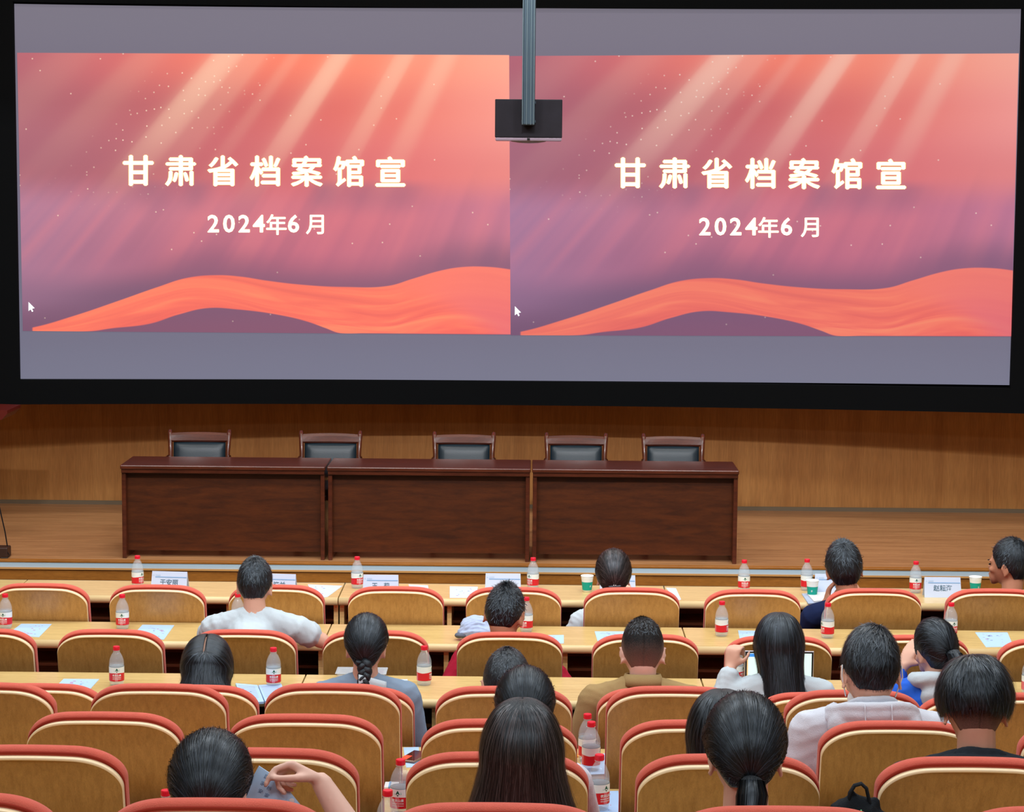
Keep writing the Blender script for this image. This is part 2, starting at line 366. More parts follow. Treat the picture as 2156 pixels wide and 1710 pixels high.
screen = thing('projection_screen', 'huge curved projection screen showing two red slides, black border', 'screen', (SXM, SY0, 1.3))
def adopt(o, p):
    o.parent = p; o.matrix_parent_inverse = Matrix.Translation(p.location).inverted(); return o
topE = lambda u: (30 + (2150 - 30) * u, 8 + 9.5 * (1 - (2 * u - 1) ** 2))
botE = lambda u: (43 + (2127 - 43) * u, 798 + 13 * u - 3.0 * (1 - (2 * u - 1) ** 2))
adopt(scr_grid('screen_surface', (topE, botE), scr_material('letterbox_glow', band_build([(0.0, (114, 110, 122)), (0.12, (112, 108, 122)), (0.5, (100, 94, 110)), (0.9, (104, 104, 122)), (1.0, (108, 110, 128))])), 40, 12, None, 0.0, 0.02), screen)
pL = adopt(scr_grid('projected_slide', (seg((36, 111), (1072, 116)), seg((48, 697), (1075, 705))), scr_material('slide_left', slide((1.0, 1.0, 1.0), 0)), 40, 16, None, 0.006), screen)
pR = adopt(scr_grid('projected_slide', (seg((1072, 118), (2145, 112.5)), seg((1075, 706), (2129, 709))), scr_material('slide_right', slide((0.86, 0.88, 1.02), 0)), 40, 16, None, 0.006), screen)
pL['label'] = 'brighter left slide'; pR['label'] = 'right slide'
M_TXT = mat('title_glow', (255, 255, 250), emit=(255, 252, 236), estr=1.15)
M_TXTG = mat('title_gold', (200, 160, 90), emit=(226, 186, 136), estr=1.0)
M_CUR = mat('cursor_white', (230, 240, 240), emit=(225, 236, 236), estr=1.0)
def screen_char(ch, cx, cy, size, material, bold, off, parent, shifts):
    vs = []; fs = []; me = text_mesh(ch, size, bold, 'CENTER')
    xs = [v.co.x for v in me.vertices]; ys = [v.co.y for v in me.vertices]
    mx = (min(xs) + max(xs)) / 2; my = (min(ys) + max(ys)) / 2
    for q, (sx, sy) in enumerate(shifts):
        b0 = len(vs)
        for v in me.vertices: vs.append(on_screen(cx + sx + v.co.x - mx, cy + sy - (v.co.y - my), off + q * 0.0003))
        for p in me.polygons: fs.append([b0 + i for i in p.vertices])
    m2 = bpy.data.meshes.new('lettering'); m2.from_pydata(vs, [], fs); o = meshobj('lettering', m2, material); o.parent = parent; return o
TT = '甘肃省档案馆宣'; DT = '2024年6月'
def ringsh(r): return [(0, 0), (r, 0), (-r, 0), (0, r * .8), (0, -r * .8)]
for p_, cs, cy, ds, dy in ((pL, [291, 380, 469, 558, 646, 734, 822], 359, [449, 482, 514, 545, 582, 618, 663], 471), (pR, [1327, 1420, 1509, 1601, 1693, 1783, 1876], 364, [1484, 1517, 1549, 1582, 1618, 1656, 1705], 477)):
    for i, c in enumerate(cs):
        big = TT[i] in '甘省宣'
        for mt, r, of in ((M_TXTG, 2.5, 0.010), (M_TXT, 1.1, 0.014)):
            screen_char(TT[i], c, cy + i * 0.4, 68, mt, 0.0, of, p_, ringsh(r))
    for i, c in enumerate(ds):
        cj = DT[i] in '年月'
        for mt, r, of in ((M_TXTG, 1.0, 0.010), (M_TXT, 0.45, 0.014)):
            screen_char(DT[i], c, dy + (2 if cj else 0), 46 if cj else 51, mt, 0.0 if cj else 0.4, of, p_, ringsh(r))
    cxp, cyp = (60, 636) if p_ is pL else (1084, 645)
    arrow = [(0, 0), (0, 19), (4.5, 15.5), (7.5, 21), (10, 19.5), (7.5, 14), (13, 13)]
    me = bpy.data.meshes.new('mouse_pointer'); me.from_pydata([on_screen(cxp + a, cyp + b, 0.012) for a, b in arrow], [], [list(range(7))[::-1]])
    o = meshobj('mouse_pointer', me, M_CUR); o.parent = p_
# black border: four curved bars of real depth
TLp, TRp = on_screen(*topE(0)), on_screen(*topE(1)); BLp, BRp = on_screen(*botE(0)), on_screen(*botE(1))
def bar(xa, xb, zt_a, zt_b, zb_a, zb_b, n=24, front=0.05, back=0.04):
    bm = bmesh.new(); secs = []
    for i in range(n + 1):
        u = i / n; x = xa + (xb - xa) * u; y = scr_y(x); zt = zt_a + (zt_b - zt_a) * u; zb = zb_a + (zb_b - zb_a) * u
        secs.append([bm.verts.new(p) for p in ((x, y - front, zb), (x, y - front, zt), (x, y + back, zt), (x, y + back, zb))])
    for i in range(n):
        for k in range(4): bm.faces.new((secs[i][k], secs[i][(k + 1) % 4], secs[i + 1][(k + 1) % 4], secs[i + 1][k]))
    bm.faces.new(secs[0][::-1]); bm.faces.new(secs[-1]); bmesh.ops.recalc_face_normals(bm, faces=bm.faces[:]); return bm
ztc = on_screen(1078, 17).z; zbl = on_screen(1078, 852).z; zbi = on_screen(1078, 801.5).z
for bm in (bar(TLp.x - 0.9, TRp.x + 0.9, ztc, ztc, zbi, zbi, front=-0.04, back=0.06), ):
    adopt(from_bm('backing_cloth', bm, M_BLACK), screen)
adopt(from_bm('frame_bar', bar(TLp.x - 0.7, TRp.x + 0.7, ztc + 0.9, ztc + 0.9, ztc, ztc), M_BLACK), screen)
adopt(from_bm('frame_bar', bar(TLp.x - 0.7, TRp.x + 0.7, zbi, zbi, zbl, zbl), M_BLACK), screen)
adopt(from_bm('frame_bar', bar(TLp.x - 0.7, (TLp.x + BLp.x) / 2, ztc, ztc, zbi, zbi, n=4), M_BLACK), screen)
adopt(from_bm('frame_bar', bar((TRp.x + BRp.x) / 2, TRp.x + 0.7, ztc, ztc, zbi, zbi, n=4), M_BLACK), screen)
for x in (-3.0, 3.0):
    adopt(boxobj('wall_bracket', (x - 0.04, x + 0.04, scr_y(x) + 0.02, WALL_Y, 2.8, 2.9), M_BMET), screen)

# ------------------------------------------------------------------ black box on a ceiling pole
PY = 11.0
c_ = at_y(1113, 252, PY); s_ = PY / FPX * 1.003
ph = thing('hanging_projector_box', 'black box hung from a grey metal pole before the screen', 'projector', (c_.x, PY, c_.z))
bw, bh = 70 * s_, 42 * s_
bm = bmesh.new(); box(bm, -bw, bw, 0, 0.22, -bh + 0.012, bh, bev=0.004); from_bm('casing', bm, mat('casing_black', (30, 28, 34), rough=0.7, spec=0.2, var=0.2, vscale=12), ph)
bm = bmesh.new(); box(bm, -bw * 0.985, bw * 0.985, 0.004, 0.215, -bh - 0.004, -bh + 0.012, bev=0.003); from_bm('base_tray', bm, mat('tray_grey', (150, 135, 150), rough=0.25, metal=0.3), ph)
bm = bmesh.new(); lathe(bm, [(0.001, -0.012), (0.05, -0.010), (0.085, -0.004), (0.10, 0.002)], 32)
o = from_bm('dome', bm, mat('dome_grey', (120, 120, 138), rough=0.25, metal=0.3), ph, smooth=True, loc=(0, 0.11, -bh - 0.004))
boxobj('sensor_window', (-0.007, 0.007, 0.003, 0.006, -bh - 0.002, -bh + 0.010), M_BMET, ph)
pw = 13.0 * s_
pz = bh * -0.28
bm = bmesh.new(); box(bm, -pw, pw, -0.062, -0.008, pz, 7.2 - c_.z, bev=0.006); from_bm('pole', bm, M_METAL, ph)
bm = bmesh.new()
for x in (-pw * 0.99, -pw * 0.35, pw * 0.30, pw * 0.80): box(bm, x - 0.0028, x + 0.0028, -0.068, -0.060, pz + 0.002, 7.2 - c_.z, bev=0.001)
from_bm('pole_rib', bm, mat('rib_metal', (112, 132, 142), rough=0.35, metal=0.8), ph)
for sx in (-1, 1):
    for z in (bh - 0.016, pz + 0.02):
        boxobj('bolt', (sx * pw - 0.004, sx * pw + 0.004, -0.02, 0.0, z - 0.006, z + 0.006), M_METAL, ph)

# ------------------------------------------------------------------ stage desks
DK_Y = at_z(1078, 1184.5, STZ).y + 0.02
def stage_desk(px0, px1, label):
    zt = 0.885
    a = at_y(px0, 985, DK_Y); b = at_y(px1, 985, DK_Y); W = b.x - a.x; cx = (a.x + b.x) / 2
    t = thing('conference_desk', label, 'desk', (cx, DK_Y, STZ), 0, 'dark desks across the stage'); h = W / 2; H = zt - STZ
    bm = bmesh.new(); box(bm, -h, h, -0.03, 0.50, H - 0.032, H, bev=0.007); box(bm, -h + .006, h - .006, -0.018, 0.49, H - 0.062, H - 0.032, bev=0.003); from_bm('desk_top', bm, M_MAHO, t)
    for s in (-1, 1):
        bm = bmesh.new(); x = s * (h - 0.022); box(bm, x - 0.016, x + 0.016, 0.0, 0.47, 0.0, H - 0.062, bev=0.004); from_bm('side_panel', bm, M_MAHO, t)
    bm = bmesh.new(); box(bm, -h + 0.038, h - 0.038, 0.075, 0.095, 0.052, H - 0.062); from_bm('front_panel', bm, M_MAHOD, t)
    return t
stage_desk(254, 685, 'dark mahogany conference desk, leftmost of three on the stage')
stage_desk(689, 1117.5, 'dark mahogany conference desk, middle one of the three on stage')
stage_desk(1120.5, 1556, 'dark mahogany conference desk, rightmost of three on the stage')
def stage_chair():
    t = thing('armchair', 'x', 'chair', (0, 0, STZ), 0, 'leather chairs behind the stage desks')
    w_ = 0.235; H = 0.872; lean = 0.10
    def yl(z): return (z - 0.45) * 0.22 if z > 0.45 else 0
    for s in (-1, 1):
        bm = bmesh.new(); tube(bm, [(s * w_, 0.44, 0), (s * w_, 0.46, 0.45), (s * w_ * 1.0, 0.46 + yl(0.7), 0.7), (s * w_ * 1.03, 0.46 + yl(H - .03), H - 0.03), (s * w_ * 1.04, 0.46 + yl(H) + .02, H)], [(0.019, 0.017)] * 3 + [(0.02, 0.018), (0.014, 0.012)], 10)
        from_bm('leg', bm, M_MAHO, t, smooth=True)
        bm = bmesh.new(); tube(bm, [(s * w_, 0.02, 0), (s * w_, 0.0, 0.44)], 0.017, 8); from_bm('leg', bm, M_BMET, t)
        bm = bmesh.new(); tube(bm, [(s * w_, 0.0, 0.44), (s * w_ * 1.08, 0.0, 0.62), (s * w_ * 1.1, 0.08, 0.65), (s * w_ * 1.06, 0.46 + yl(.66), 0.66)], 0.016, 8); from_bm('armrest', bm, M_MAHO, t, smooth=True)
    bm = bmesh.new(); box(bm, -w_, w_, 0.0, 0.46, 0.38, 0.42, bev=0.006); from_bm('seat_frame', bm, M_MAHO, t)
    bm = bmesh.new(); box(bm, -w_ + .02, w_ - .02, -0.01, 0.43, 0.42, 0.49, bev=0.025); from_bm('seat', bm, M_LEATH, t, smooth=True)
    bm = bmesh.new()
    n = 10; vs = []
    for j in range(4):
        z = (H - 0.094, H - 0.080, H - 0.04, H - 0.022)[j]
        for dy in (0,):
            vs.append([bm.verts.new((w_ * (2 * i / n - 1), 0.455 + yl(z) + 0.012 * (1 - (2 * i / n - 1) ** 2) - (0.012 if j in (1, 2) else 0.0), z + 0.008 * (1 - (2 * i / n - 1) ** 2) * (j > 1))) for i in range(n + 1)])
    for j in range(3):
        for i in range(n): bm.faces.new((vs[j][i], vs[j][i + 1], vs[j + 1][i + 1], vs[j + 1][i]))
    r = bmesh.ops.extrude_face_region(bm, geom=bm.faces[:]); bmesh.ops.translate(bm, verts=[v for v in r['geom'] if isinstance(v, bmesh.types.BMVert)], vec=(0, 0.02, 0)); bmesh.ops.recalc_face_normals(bm, faces=bm.faces[:])
    from_bm('top_rail', bm, M_MAHO, t, smooth=False)
    bm = bmesh.new(); nx, nz = 14, 10; g_ = []
    for j in range(nz + 1):
        for i in range(nx + 1):
            u = 2 * i / nx - 1; v = 2 * j / nz - 1; z = 0.50 + (H - 0.096 - 0.50) * j / nz
            puff = 0.03 * (max(0, 1 - u ** 6) * max(0, 1 - v ** 6)) ** 0.5
            g_.append(bm.verts.new((u * (w_ - 0.022), 0.468 + yl(z) - puff, z)))
    for j in range(nz):
        for i in range(nx): bm.faces.new((g_[j * (nx + 1) + i], g_[j * (nx + 1) + i + 1], g_[(j + 1) * (nx + 1) + i + 1], g_[(j + 1) * (nx + 1) + i]))
    r = bmesh.ops.extrude_face_region(bm, geom=bm.faces[:]); bmesh.ops.translate(bm, verts=[v for v in r['geom'] if isinstance(v, bmesh.types.BMVert)], vec=(0, 0.025, 0)); bmesh.ops.recalc_face_normals(bm, faces=bm.faces[:])
    from_bm('back_cushion', bm, M_LEATH, t, smooth=True)
    return t
sc0 = stage_chair()
SCL = ['leftmost', 'second from the left', 'middle', 'second from the right', 'rightmost']
for i, (px, rz) in enumerate(((421, 2.0), (696, 1), (976, 0), (1211, -1), (1419, 0))):
    o = sc0 if i == 0 else copy_tree(sc0)
    p = at_y(px, 940, DK_Y + 1.0); o.location = (p.x, DK_Y + 0.56, STZ); o.rotation_euler = (0, 0, R(rz))
    o['label'] = 'black leather chair with mahogany posts on stage, ' + SCL[i] + ' of five'

# lectern at the left edge and cable box on the stage floor
lz = at_y(15, 873, 17.2)
t = thing('lectern', 'dark red wooden lectern at the left edge of the stage', 'lectern', (lz.x - 0.45, 17.2, STZ))
hh = lz.z - STZ
bm = bmesh.new(); vv = [(-0.45, -0.2, hh - 0.075), (0.455, -0.2, hh - 0.02), (0.50, -0.2, hh + 0.03), (0.50, -0.2, hh + 0.055), (-0.45, -0.2, hh + 0.075)]
f = bm.faces.new([bm.verts.new(v) for v in vv]); r = bmesh.ops.extrude_face_region(bm, geom=[f]); bmesh.ops.translate(bm, verts=[v for v in r['geom'] if isinstance(v, bmesh.types.BMVert)], vec=(0, 0.45, 0)); bmesh.ops.recalc_face_normals(bm, faces=bm.faces[:])
M_LEC = mat('lectern_red', (92, 26, 18), rough=0.4, var=0.1)
from_bm('top', bm, M_LEC, t)
boxobj('column', (-0.35, 0.12, -0.12, 0.15, 0.06, hh - 0.02), M_LEC, t, bev=0.01)
boxobj('base', (-0.42, 0.28, -0.2, 0.22, 0, 0.06), M_LEC, t, bev=0.01)
pb = at_z(4, 1176, STZ); 
t = thing('cable_box', 'dark brown floor box with thin black cable at left stage edge', 'box', (pb.x, pb.y, STZ))
boxobj('box_body', (-0.16, 0.045, 0, 0.12, 0, 0.085), mat('box_brown', (60, 38, 28), rough=0.5), t, bev=0.01)
bm = bmesh.new(); tube(bm, [(0.03, 0.06, 0.08), (0.01, 0.07, 0.2), (-0.02, 0.08, 0.33), (-0.06, 0.1, 0.5)], 0.005, 6); tube(bm, [(0.03, 0.03, 0.06), (0.06, -0.01, 0.03), (0.05, -0.02, 0.008), (0.0, -0.03, 0.008)], 0.004, 6)
from_bm('cable', bm, M_BMET, t)

# ------------------------------------------------------------------ auditorium floor tiers (rows counted from the stage)
ROWZ = {1: 0.955, 2: 0.955, 3: 1.05, 4: 1.25, 5: 1.38, 6: 1.55, 7: 1.75}      # top of chair backs
FLOORZ = {1: 0.0, 2: 0.0, 3: 0.095, 4: 0.09, 5: 0.12, 6: 0.32, 7: 0.52}
ROWC = {
 1: [(84, 1228), (330, 1231), (581, 1231), (833, 1234.5), (1081.5, 1236), (1331, 1237), (1586, 1241), (1841, 1239), (2095, 1239.5)],
 2: [(-40, 1323), (231, 1325), (512, 1325.5), (790, 1327), (1073, 1331), (1360, 1335), (1641, 1339), (1931, 1337), (2218, 1345)],
 3: [(84, 1439), (411, 1442), (740, 1446), (1069, 1446), (1389, 1449), (1728, 1458), (2068, 1463)],
 4: [(-32, 1437), (332.5, 1439.5), (699.5, 1439), (1061, 1445), (1422, 1445), (1800, 1453), (2172, 1459)],
 5: [(218, 1499), (640.5, 1503.5), (1051, 1514), (1473, 1516), (1893, 1518), (2316, 1522)],
 6: [(69, 1569), (560, 1575), (1047, 1583.5), (1535, 1588), (2044, 1594)],
 7: [(-120, 1668), (455, 1681), (1046, 1691), (1650, 1698), (2255, 1699)]}
ROWY = {k: at_z(1078, sum(c[1] for c in v) / len(v) + 0.0079 * (1078 - sum(c[0] for c in v) / len(v)), ROWZ[k]).y for k, v in ROWC.items()}
lastz = 0.0
for k in range(3, 8):
    yb = ROWY[k - 1] - 0.12
    bm = bmesh.new(); box(bm, XL, XR, -3, yb, lastz - 0.02, FLOORZ[k]); struct(from_bm('floor_tier', bm, M_CARPET)); lastz = FLOORZ[k]

# ------------------------------------------------------------------ auditorium chair
LEAN = math.tan(R(13))
def chair_outline(hw, H, rx, rz, crown, n=26, zb=0.40):
    """points from lower left over the top to lower right, as (x, z)"""
    def zt(x):
        t = max(0.0, (abs(x) - (hw - rx)) / rx); t = min(t, 1.0)
        return H - crown * (x / hw) ** 2 - rz * (1 - (1 - t ** 2.3) ** (1 / 2.0))
    xs = [-(hw - rx) - rx * math.sin(math.pi / 2 * (1 - i / n)) for i in range(n)] + [(hw - rx) * (2 * i / 10 - 1) for i in range(11)] + [(hw - rx) + rx * math.sin(math.pi / 2 * ((i + 1) / n)) for i in range(n)]
    pts = [(-hw, zb), (-hw, (zb + H - rz) / 2)] + [(x, zt(x)) for x in xs] + [(hw, (zb + H - rz) / 2), (hw, zb)]
    return pts
def make_chair(H):
    t = thing('auditorium_chair', 'x', 'chair')
    hw, rx, rz = 0.253, 0.145, 0.082
    def P(x, z, dy): return (x, (H - z) * LEAN - 0.020 * (1 - (x / hw) ** 2) + dy, z)
    def loopobj(name, layers, material, zb, facemat=None, smooth=True, mats=None):
        bm = bmesh.new(); rings = []
        for (e, dt, dy) in layers:
            pts = chair_outline(hw + e, H + dt, rx + e * .8, rz + e * .5, 0.016, zb=zb)
            rings.append([bm.verts.new(P(x, z, dy)) for x, z in pts])
        n = len(rings[0])
        for i in range(len(rings) - 1):
            for k in range(n):
                f = bm.faces.new((rings[i][k], rings[i + 1][k], rings[i + 1][(k + 1) % n], rings[i][(k + 1) % n])); f.material_index = (facemat or (lambda i: 0))(i); f.smooth = smooth
        # caps as vertical strips
        for ring, flip in ((rings[0], False), (rings[-1], True)):
            h = n // 2
            for k in range(h - 1 + n % 2):
                a, b = ring[k], ring[k + 1]; c, d = ring[n - 1 - (k + 1)], ring[n - 1 - k]
                vs = [a, b, c, d] if flip else [d, c, b, a]
                uniq = []
                for v in vs:
                    if v not in uniq: uniq.append(v)
                if len(uniq) >= 3:
                    f = bm.faces.new(uniq); f.material_index = 0
        bmesh.ops.recalc_face_normals(bm, faces=bm.faces[:])
        return from_bm(name, bm, mats or material, t)
    HB = H - 0.018
    loopobj('backrest_shell', [(-0.0015, -0.029, 0.0), (-0.0005, -0.023, 0.002), (0.0, -0.021, 0.006), (0.0, -0.021, 0.024)], None, 0.34, facemat=lambda i: 1, smooth=True, mats=[M_SHELL, M_EDGE])
    loopobj('backrest_cushion', [(-0.010, -0.026, 0.024), (-0.001, -0.010, 0.029), (0.003, -0.001, 0.040), (0.004, 0.0, 0.066), (0.0, -0.006, 0.084), (-0.02, -0.03, 0.094)], M_RED, 0.46)
    pts = [P(x, z, 0.029) for x, z in chair_outline(hw - 0.002, H - 0.014, rx, rz, 0.016, zb=0.46)][1:-1]
    bm = bmesh.new(); tube(bm, pts, 0.0045, 6); from_bm('piping', bm, M_REDK, t, smooth=True)
    sy = 0.13
    bm = bmesh.new(); box(bm, -0.235, 0.235, sy + .03, sy + 0.40, 0.40, 0.475, bev=0.03); from_bm('seat_cushion', bm, M_RED, t, smooth=True)
    boxobj('seat_pan', (-0.23, 0.23, sy, sy + 0.39, 0.375, 0.402), M_SHELL, t, bev=0.005)
    for s in (-1, 1):
        bm = bmesh.new(); box(bm, s * 0.20 - 0.02, s * 0.20 + 0.02, sy + 0.08, sy + 0.18, 0.02, 0.378); box(bm, s * 0.20 - 0.03, s * 0.20 + 0.03, sy + 0.02, sy + 0.30, 0.0, 0.02); from_bm('leg', bm, M_BMET, t)
    return t
ORD = ['first', 'second', 'third', 'fourth', 'fifth', 'sixth', 'seventh', 'eighth', 'ninth']
RNAME = {1: 'front row nearest the stage', 2: 'second row from the stage', 3: 'third row from the stage', 4: 'fourth row from the stage', 5: 'fifth row from the stage', 6: 'sixth row from the stage', 7: 'backmost row nearest the viewer'}
protoH = {}
for k, cs in ROWC.items():
    H = round(ROWZ[k] - FLOORZ[k], 3)
    for i, (px, py) in enumerate(cs):
        p = at_z(px, py, ROWZ[k])
        if H not in protoH: o = protoH[H] = make_chair(H)
        else: o = copy_tree(protoH[H])
        o.location = (p.x, p.y - 0.04, FLOORZ[k])
        o['label'] = 'padded wooden chair, %s from the left in the %s' % (ORD[i], RNAME[k])
        o['group'] = 'chairs of the ' + RNAME[k]

# ------------------------------------------------------------------ long tables in front of every row
TZ = {1: 0.75, 2: 0.75, 3: 0.78, 4: 0.82, 5: 0.87, 6: 1.07, 7: 1.27}
TFAR = {1: at_z(1078, 1231, .75).y, 2: at_z(1078, 1318, .75).y, 3: at_z(1078, 1425, .78).y, 4: at_z(1078, 1575, .82).y, 5: at_z(1078, 1659, .87).y}
TNEAR = {1: at_z(1078, 1263, .75).y, 2: at_z(1078, 1358, .75).y, 3: at_z(1078, 1475, .78).y}
TFAR[6] = ROWY[5] - 0.06; TFAR[7] = ROWY[6] - 0.06
for k in (4, 5, 6, 7): TNEAR[k] = TFAR[k] - (0.36 if k == 4 else 0.40)
UNIT = 1.87
def make_table(k):
    depth = TFAR[k] - TNEAR[k]; zf = FLOORZ[max(k, 1)] if k > 2 else 0.0; H = TZ[k] - zf; h = UNIT / 2 - 0.003
    zlow = FLOORZ.get(k, 0)
    t = thing('desk_row_unit', 'x', 'desk')
    bm = bmesh.new(); box(bm, -h, h, 0.012, depth, H - 0.028, H, bev=0.002); from_bm('tabletop', bm, M_TABLE, t)
    bm = bmesh.new(); r = 0.026
    n = 8; rings = []
    for x in (-h, h):
        rings.append([bm.verts.new((x, 0.014 - 0.022 * math.sin(math.pi * j / n), H - 0.0005 - 0.044 * (1 - math.cos(math.pi * j / n)) / 2)) for j in range(n + 1)])
    for j in range(n): bm.faces.new((rings[0][j], rings[0][j + 1], rings[1][j + 1], rings[1][j])).smooth = True
    bm.faces.new((rings[0][0], rings[1][0], rings[1][-1], rings[0][-1])); bm.faces.new(rings[0][::-1]); bm.faces.new(rings[1]); bmesh.ops.recalc_face_normals(bm, faces=bm.faces[:])
    from_bm('front_edge', bm, M_TEDGE, t)
    bm = bmesh.new(); box(bm, -h, h, depth - 0.03, depth - 0.008, 0.12, H - 0.028); from_bm('modesty_panel', bm, M_TDARK, t)
    bm = bmesh.new(); box(bm, -h + .02, h - .02, 0.16 if k < 4 else depth - .12, depth - 0.03, H - 0.17, H - 0.155); from_bm('book_shelf', bm, M_TDARK, t)
    for i in range(4):
        x = -h + 0.014 + (2 * h - 0.028) * i / 3
        bm = bmesh.new(); box(bm, x - 0.0125, x + 0.0125, 0.05 if k < 4 else depth - .10, depth - 0.03, 0.0, H - 0.028); from_bm('upright', bm, M_TABLE, t)
    return t
for k in range(1, 8):
    pt = make_table(k); first = True
    n0, n1 = (-3, 2) if k < 3 else ((-2, 2) if k < 4 else (-2, 1))
    sx = -1.095 if k == 1 else -1.065
    cnt = 0
    for j in range(n0, n1 + 1):
        o = pt if first else copy_tree(pt); first = False
        o.location = (sx + UNIT * (j + 0.5), TNEAR[k], FLOORZ[k] if k > 2 else 0.0)
        o['label'] = 'birch desk unit, %s from the left in the %s' % (ORD[cnt], RNAME[k].replace('row', 'desk row')); cnt += 1
        o['group'] = 'birch desks of the ' + RNAME[k]

# ------------------------------------------------------------------ water bottles
M_PET = mat('clear_plastic', (225, 236, 246), rough=0.08, spec=1.0, alpha=0.22)
M_WATER = mat('water', (215, 232, 244), rough=0.03, spec=0.5, alpha=0.18)
M_CAP = mat('red_cap', (222, 28, 52), rough=0.35)
M_LRED = mat('label_red', (206, 30, 44), rough=0.4); M_LPINK = mat('label_pink', (220, 110, 125), rough=0.4)
M_LWH = mat('label_white', (228, 238, 242), rough=0.4); M_GREEN = mat('emblem_green', (10, 92, 72), rough=0.5); M_TEAL = mat('emblem_teal', (150, 215, 205), rough=0.5)
M_LLINE = mat('label_line', (110, 135, 150), rough=0.5)
def make_bottle():
    t = thing('water_bottle', 'x', 'bottle')
    bm = bmesh.new()
    lathe(bm, [(0.020, 0.003), (0.028, 0.0), (0.0325, 0.006), (0.0332, 0.02), (0.0336, 0.055), (0.0338, 0.092), (0.0345, 0.103), (0.0338, 0.113), (0.0305, 0.127), (0.0245, 0.142), (0.0175, 0.154), (0.0138, 0.160), (0.0132, 0.170)], 26)
    from_bm('bottle_body', bm, M_PET, t, smooth=True)
    bm = bmesh.new(); lathe(bm, [(0.018, 0.005), (0.027, 0.003), (0.031, 0.008), (0.0322, 0.02), (0.0326, 0.055), (0.0328, 0.092), (0.0333, 0.102)], 20); from_bm('water', bm, M_WATER, t, smooth=True)
    bm = bmesh.new(); lathe(bm, [(0.0150, 0.1655), (0.0158, 0.167), (0.0158, 0.181), (0.0145, 0.184)], 24); from_bm('cap', bm, M_CAP, t, smooth=False)
    bm = bmesh.new(); lathe(bm, [(0.0145, 0.1625), (0.0162, 0.1635), (0.0162, 0.1655), (0.0145, 0.1665)], 24); from_bm('neck_ring', bm, M_PET, t)
    rl = 0.0347; n = 48
    def wave(a): return 0.062 + 0.0035 * abs(math.sin(a)) - 0.0015
    bm = bmesh.new(); rr = []
    for k in range(n):
        a = 2 * math.pi * k / n
        rr.append([bm.verts.new((rl * math.cos(a), rl * math.sin(a), z)) for z in (0.025, 0.0255, wave(a), 0.0905, 0.092)])
    for k in range(n):
        A, B = rr[k], rr[(k + 1) % n]
        for j, mi in ((0, 3), (1, 2 if 14 <= k % 48 <= 17 or 34 <= k <= 36 else 0), (2, 1), (3, 3)):
            f = bm.faces.new((A[j], B[j], B[j + 1], A[j + 1])); f.material_index = mi; f.smooth = True
    lb = from_bm('label', bm, [M_LRED, M_LWH, M_LPINK, M_LLINE], t)
    def wrap(me, ang, z0, name, m, r=0.0351):
        mm = me.copy()
        for v in mm.vertices:
            a = ang + v.co.x / r; v.co = (r * math.sin(a), -r * math.cos(a), z0 + v.co.y)
        return meshobj(name, mm, m, lb)
    wrap(text_mesh('农夫山泉', 0.0105, 0.0003), 0, 0.0525, 'lettering', M_LWH)
    wrap(text_mesh('NONGFU SPRING', 0.0052, 0.0002), 0, 0.0425, 'lettering', M_LWH)
    wrap(text_mesh('农夫山泉饮用天然水', 0.0046, 0.0001), 0, 0.0350, 'lettering', M_LWH)
    def flat(polys, name, m, ang=0, z0=0):
        me = bpy.data.meshes.new(name); vs = []; fs = []
        for p in polys:
            fs.append(list(range(len(vs), len(vs) + len(p)))); vs += [(x, y, 0) for x, y in p]
        me.from_pydata(vs, [], fs); return wrap(me, ang, z0, name, m, 0.0352)
    flat([[(-0.0075, 0.073), (0.0075, 0.073), (0.0045, 0.079), (-0.0045, 0.079)], [(-0.005, 0.079), (0.005, 0.079), (0.0, 0.087)], [(-0.0045, 0.0722), (0.0045, 0.0722), (0.0, 0.067)]], 'emblem', M_GREEN)
    flat([[(0.009, 0.073), (0.0135, 0.073), (0.011, 0.083)], [(-0.0135, 0.073), (-0.009, 0.073), (-0.0115, 0.078)]], 'emblem', M_TEAL)
    return t
b0 = [None]
def bottle(px, pbase, k, yaw, label, sc=1.0, dy=0.0):
    p = at_z(px, pbase, TZ[k])
    if b0[0] is None: o = b0[0] = make_bottle()
    else: o = copy_tree(b0[0])
    y = min(max(p.y, TNEAR[k] + 0.045), TFAR[k] - 0.045)
    q = at_y(px, pbase, y)
    o.location = (q.x, y, TZ[k]); o.rotation_euler = (0, 0, R(yaw)); o.scale = (sc, sc, sc)
    o['label'] = label; o['group'] = 'red-capped water bottles on the desks'; return o
bottle(290, 1236, 1, 55, 'red-capped water bottle on front desk left of the leftmost name card')
bottle(752, 1238, 1, 35, 'red-capped water bottle on front desk touching a name card left of centre')
bottle(1122, 1240, 1, -40, 'red-capped water bottle on front desk between centre name card and woman with hair clip')
bottle(1566, 1245, 1, 5, 'red-capped water bottle alone on front desk, right half, no cup near')
bottle(1698, 1243, 1, 60, 'red-capped water bottle behind the paper cup beside the man in navy')
bottle(1927, 1248, 1, 0, 'red-capped water bottle on front desk left of the rightmost name card')
bottle(12, 1323, 2, -8, 'red-capped water bottle at far left edge on second-row desk')
bottle(258, 1324, 2, 5, 'red-capped water bottle on second-row desk behind second chair from left')
bottle(501, 1322, 2, 90, 'red-capped water bottle half hidden by left ear of man in white T-shirt')
bottle(1108, 1330, 2, -30, 'red-capped water bottle just right of head of man beside the grey cap')
bottle(1519, 1339, 2, 75, 'red-capped water bottle on second-row desk left of long-haired woman in white')
bottle(1742, 1343, 2, -70, 'red-capped water bottle on second-row desk above the white hoodie')
bottle(2001, 1342, 2, 20, 'red-capped water bottle just behind head of ponytail woman in blue and white')
bottle(246, 1443, 3, 12, 'red-capped water bottle on third-row desk at left, green emblem facing viewer')
